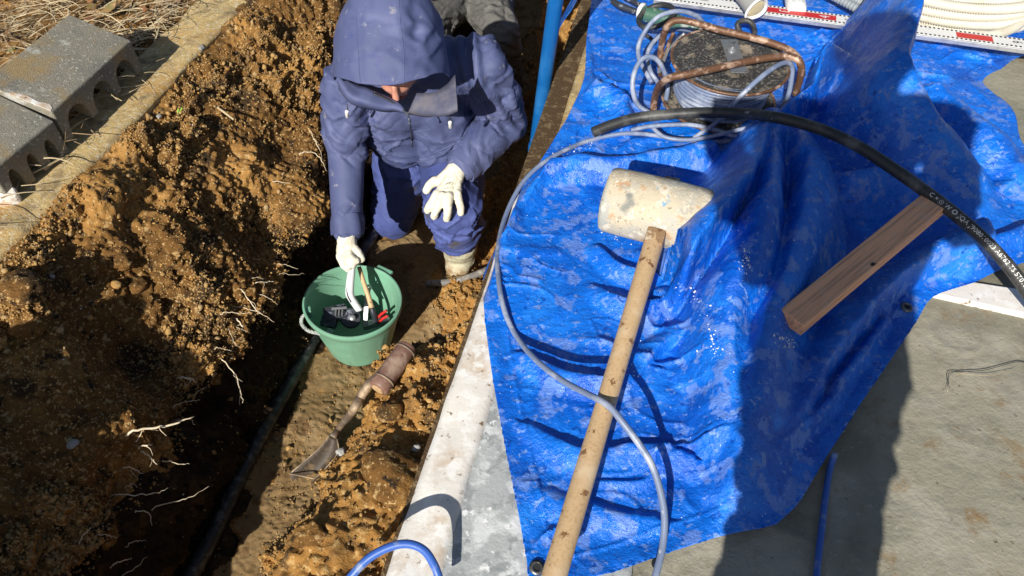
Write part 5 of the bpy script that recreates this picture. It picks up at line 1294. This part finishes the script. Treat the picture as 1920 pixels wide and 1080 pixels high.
    seam(jo, line([(700, 226), (735, 240), (770, 247), (806, 243)], 5), .0022, 'pocket_edge', M['navy'])
    seam(jo, line([(768, 222), (770, 245), (773, 275)], 5), .0025, 'zip', M['toolblack'])
    seam(jo, line([(868, 60), (876, 100), (884, 150), (880, 200)], 5), .0014, 'shoulder_seam', M['navy'])
    seam(hd, line([(668, 20), (669, 60), (672, 100), (674, 140), (676, 154)], 5), .0012, 'hood_seam', M['navy'])
    seam(hd, line([(748, 0), (750, 40), (756, 90), (758, 130), (757, 156)], 5), .0012, 'hood_seam', M['navy'])
    bm = new(); tube(bm, [at(700, 176, .085), at(725, 186, .07), at(748, 200, .05), at(764, 215, .035), at(768, 232, .01)], .0028, 8, 6); obj('zip', bm, M['toolblack'], t, smooth=True)
    for (px, py, z) in [(651, 196, .03), (844, 216, .03)]:
        bm = new(); tube(bm, [at(px, py, z + .01), at(px + 1, py + 9, z - .005), at(px, py + 16, z - .02)], .0018, 6, 5); o = obj('drawstring', bm, M['toolblack'], t, smooth=True)
        bm = new(); a = at(px, py + 9, z + .004); b = at(px + 1, py + 19, z - .022); cyl(bm, a + V_(0, -.01, 0), b + V_(0, -.01, 0), .0052, bev=.001, seg=12); q = obj('toggle', bm, M['whiteink'], smooth=True, angle=40); q.data.transform(Matrix.Translation(-Vector(t.location))); q.parent = o
    # trousers
    bm = new()
    chain(bm, [(V_(-.31, 2.25, -.40), .160), (V_(-.40, 2.22, -.47), .125), (KN.lerp(V_(-.40, 2.22, -.47), .5), .102), (KN, .082), (V_(-.44, 2.30, -.69), .075), (V_(-.43, 2.44, -.69), .068)], 32)
    AN = at(860, 447, -.575)
    chain(bm, [(V_(-.31, 2.25, -.40), .160), (V_(-.22, 2.20, -.40), .125), (KR.lerp(V_(-.22, 2.2, -.42), .4), .108), (KR, .090), (KR.lerp(AN, .5), .084), (AN, .070)], 32)
    fuse('trousers', bm, M['navy_leg'], t, .0055, 5, wrinkles(.015, .09, (1.4, 1.4, .5), 350, .0008))
    # boots
    bm = new(); chain(bm, [(at(862, 455, -.60), .064), (at(861, 470, -.66), .058), (at(861, 484, -.695), .052), (at(858, 502, -.715), .044)], 24, flat=((0, 0, 1), 1))
    fuse('boot', bm, M['boot'], t, .005, 4, wrinkles(.012, .045, (1.5, 1.5, .5), 370, .002))
    bm = new(); chain(bm, [(V_(-.43, 2.42, -.69), .055), (V_(-.43, 2.50, -.69), .052), (V_(-.43, 2.60, -.66), .045)], 20)
    fuse('boot', bm, M['boot'], t, .006, 4)
    # open gloved hand on the raised knee
    z = -.262
    def A(px, py, zz): return at(px, py, zz)
    fingers = [
        [(A(815, 340, -.270), .0135), (A(806, 347, -.278), .0125), (A(800, 357, -.290), .0112)],
        [(A(819, 364, -.272), .0120), (A(811, 378, -.284), .0112), (A(805, 387, -.305), .0108), (A(802, 394, -.326), .0100)],
        [(A(829, 367, -.268), .0122), (A(823, 384, -.280), .0115), (A(817, 396, -.305), .0110), (A(814, 405, -.330), .0102)],
        [(A(842, 368, -.268), .0122), (A(840, 388, -.280), .0115), (A(839, 401, -.305), .0110), (A(838, 410, -.330), .0102)],
        [(A(858, 364, -.272), .0115), (A(861, 379, -.284), .0108), (A(864, 390, -.305), .0102), (A(864, 399, -.325), .0096)]]
    fingers = [[(p, r * 1.2) for p, r in ch] for ch in fingers]
    palm = [[(A(858, 318, -.250), .024), (A(834, 350, -.272), .019), (A(823, 362, -.274), .0150)], [(A(858, 318, -.250), .024), (A(846, 352, -.268), .019), (A(842, 364, -.272), .0145)],
            [(A(860, 318, -.250), .024), (A(856, 345, -.268), .018), (A(858, 362, -.274), .0135)], [(A(850, 320, -.252), .022), (A(828, 336, -.268), .0175), (A(818, 342, -.272), .0145)]]
    fuse('glove', hand(fingers, palm), M['glove'], t, .0028, 3, wrinkles(.0022, .02, (1, 1, 1), 380, .0004))
    bm = new(); a = A(865, 310, -.254); b = A(848, 330, -.262); cyl(bm, a, b, .036, .033, 28, .004); obj('glove_cuff', bm, M['glove'], t, smooth=True, angle=60)
    # gripping gloved hand at the bucket
    fingers = [
        [(A(662, 462, -.385), .0125), (A(672, 474, -.39), .0125), (A(678, 486, -.405), .0115)],
        [(A(642, 470, -.40), .0125), (A(645, 487, -.405), .0125), (A(653, 500, -.415), .0122), (A(662, 497, -.422), .0110)],
        [(A(648, 474, -.395), .0125), (A(652, 490, -.395), .0125), (A(661, 496, -.40), .0118), (A(670, 490, -.41), .0105)],
        [(A(656, 474, -.39), .0125), (A(660, 487, -.388), .0122), (A(668, 489, -.395), .0112), (A(673, 482, -.41), .0100)],
        [(A(638, 462, -.405), .0120), (A(637, 480, -.415), .0120), (A(644, 497, -.428), .0115), (A(654, 505, -.436), .0105)]]
    palm = [[(A(652, 436, -.378), .027), (A(648, 458, -.392), .025), (A(644, 472, -.40), .019)], [(A(652, 436, -.378), .027), (A(656, 458, -.386), .023), (A(657, 472, -.392), .016)]]
    fuse('glove', hand(fingers, palm), M['glove'], t, .0028, 3, wrinkles(.0022, .02, (1, 1, 1), 385, .0004))
    bm = new(); cyl(bm, A(652, 424, -.365), A(651, 446, -.388), .034, .031, 28, .004); obj('glove_cuff', bm, M['glove'], t, smooth=True, angle=60)
    # print on the back of the glove
    for body, s, (px, py) in (('GRIP', .0125, (842, 339)), ('POWER', .006, (838, 346)), ('KNIT  L', .005, (846, 331))):
        V, Fc = text_mesh(body, s); xm = max(v.x for v in V) / 2; bm = new(); o_ = A(px, py, -.2435); ex = (A(px - 10, py - 2, -.2435) - o_).normalized(); ey = V_(0, .9, .42).normalized() * -1; nn = V_(-.05, -.42, .9)
        vv = [bm.verts.new(o_ + ex * (v.x - xm) + ey * (v.y)) for v in V]
        for f in Fc:
            try: bm.faces.new([vv[i] for i in f])
            except ValueError: pass
        me = bpy.data.meshes.new('glove_print'); bm.to_mesh(me); bm.free(); me.materials.append(M['toolblack']); o = bpy.data.objects.new('glove_print', me); link(o, t); shift(o, t)
        sw = o.modifiers.new('w', 'SHRINKWRAP'); sw.target = bpy.data.objects['glove']; sw.wrap_method = 'PROJECT'; sw.use_project_z = True; sw.use_negative_direction = True; sw.use_positive_direction = True; sw.offset = .0008
worker()

def figure(name, J, m_top, m_leg, label, loc):
    """a clothed standing or crouching figure from a dictionary of joints"""
    t = empty(name, loc); tag(t, label, 'person')
    bm = new(); chain(bm, [(J['head'], .088), (J['head'] - V_(0, 0, .05), .07)], 20); chain(bm, [(J['head'] - V_(0, 0, .08), .05), (J['neck'], .055), (J['chest'], .12), (J['pelvis'], .12)], 20)
    for s in 'LR':
        chain(bm, [(J['neck'], .06), (J['sh' + s], .05), (J['el' + s], .04), (J['wr' + s], .028), (J['ha' + s], .03)], 14)
        chain(bm, [(J['pelvis'], .12), (J['kn' + s], .055), (J['an' + s], .045), (J['to' + s], .035)], 14)
        for k in range(4):
            d = (J['ha' + s] - J['wr' + s]).normalized(); sd = d.cross(V_(0, .3, 1)).normalized(); b = J['ha' + s] + sd * (.012 * (k - 1.5) * 1.4)
            chain(bm, [(b, .010), (b + d * .035, .009), (b + d * .055 - V_(0, 0, .012), .008)], 10)
    fuse('body', bm, M['skin'], t, .008, 4)
    bm = new(); chain(bm, [(J['pelvis'] + V_(0, 0, .02), .165), (J['chest'], .170), (J['neck'] - V_(0, 0, .04), .10)], 28)
    for s in 'LR': chain(bm, [(J['neck'] - V_(0, 0, .05), .09), (J['sh' + s], .078), (J['el' + s], .062), (J['wr' + s], .045)], 20)
    fuse('jacket', bm, m_top, t, .009, 5, wrinkles(.016, .06, (1, 1, .6), 500, .001))
    bm = new()
    for s in 'LR': chain(bm, [(J['pelvis'], .160), (J['pelvis'].lerp(J['kn' + s], .5), .105), (J['kn' + s], .078), (J['kn' + s].lerp(J['an' + s], .8), .070)], 24)
    fuse('trousers', bm, m_leg, t, .007, 5, wrinkles(.020, .065, (.7, 1, 1.3), 520, .0012))
    for s in 'LR':
        bm = new(); chain(bm, [(J['an' + s] + V_(0, 0, .03), .058), (J['an' + s], .055), (J['to' + s], .042)], 20); fuse('boot', bm, M['toolblack'], t, .007, 3)
    bm = new(); chain(bm, [(J['head'] + V_(0, -.005 if J['head'].y < 1 else .0, .02), .098), (J['head'] + V_(0, 0, .035), .09)], 20); fuse('cap', bm, m_top, t, .008, 4)
    return t
# second worker crouching deeper in the trench: only the grey trousers show
J = dict(head=V_(-.18, 3.05, .42), neck=V_(-.17, 3.16, .22), chest=V_(-.17, 3.22, .04), pelvis=V_(-.18, 3.25, -.30),
         shL=V_(-.38, 3.18, .14), shR=V_(.03, 3.18, .14), elL=V_(-.44, 3.05, -.10), elR=V_(.08, 3.05, -.10), wrL=V_(-.38, 2.86, -.08), wrR=V_(.02, 2.86, -.06), haL=V_(-.36, 2.80, -.09), haR=V_(.0, 2.80, -.07),
         knL=V_(-.34, 2.82, -.26), knR=V_(-.04, 2.80, -.30), anL=V_(-.34, 2.92, -.66), anR=V_(-.02, 2.90, -.66), toL=V_(-.35, 2.78, -.71), toR=V_(-.02, 2.76, -.71))
figure('person', J, M['greypants'], M['greypants'], 'person in grey work trousers crouching behind the hooded worker at the top edge', V_(-.18, 3.1, -.75))
# the photographer, outside the picture, whose shadow falls over the tarpaulin
PX, PY = .165, -.40
J = dict(head=V_(PX + .03, PY + .04, 1.70), neck=V_(PX + .03, PY, 1.53), chest=V_(PX + .02, PY, 1.28), pelvis=V_(PX, PY - .02, .90),
         shL=V_(PX - .17, PY + .02, 1.46), shR=V_(PX + .24, PY + .02, 1.46), elL=V_(PX - .15, PY + .06, 1.15), elR=V_(PX + .30, PY + .10, 1.18), wrL=V_(-.075, -.13, 1.25), wrR=V_(.12, -.12, 1.20), haL=V_(-.085, -.08, 1.265), haR=V_(.095, -.07, 1.215),
         knL=V_(PX - .045, PY + .02, .48), knR=V_(PX + .06, PY + .01, .48), anL=V_(PX - .045, PY - .02, .09), anR=V_(PX + .07, PY - .02, .09), toL=V_(PX - .08, PY + .14, .04), toR=V_(PX + .11, PY + .14, .04))
figure('person', J, M['toolblack'], M['greypants'], 'person standing outside the picture holding up a phone to photograph the trench', V_(PX, PY, 0))
vd = V_(0, CT, -ST); ctr = V_(0, 0, CAMH) - vd * .012 + V_(0, 0, 0)
bm = new(); boxm(bm, ctr - V_(.0, 0, 0), (1, 0, 0), V_(0, ST, CT), vd, .155, .074, .008, .002); o = obj('phone', bm, M['toolblack']); tag(o, 'black phone held up in the hands of the person taking the photograph', 'phone')
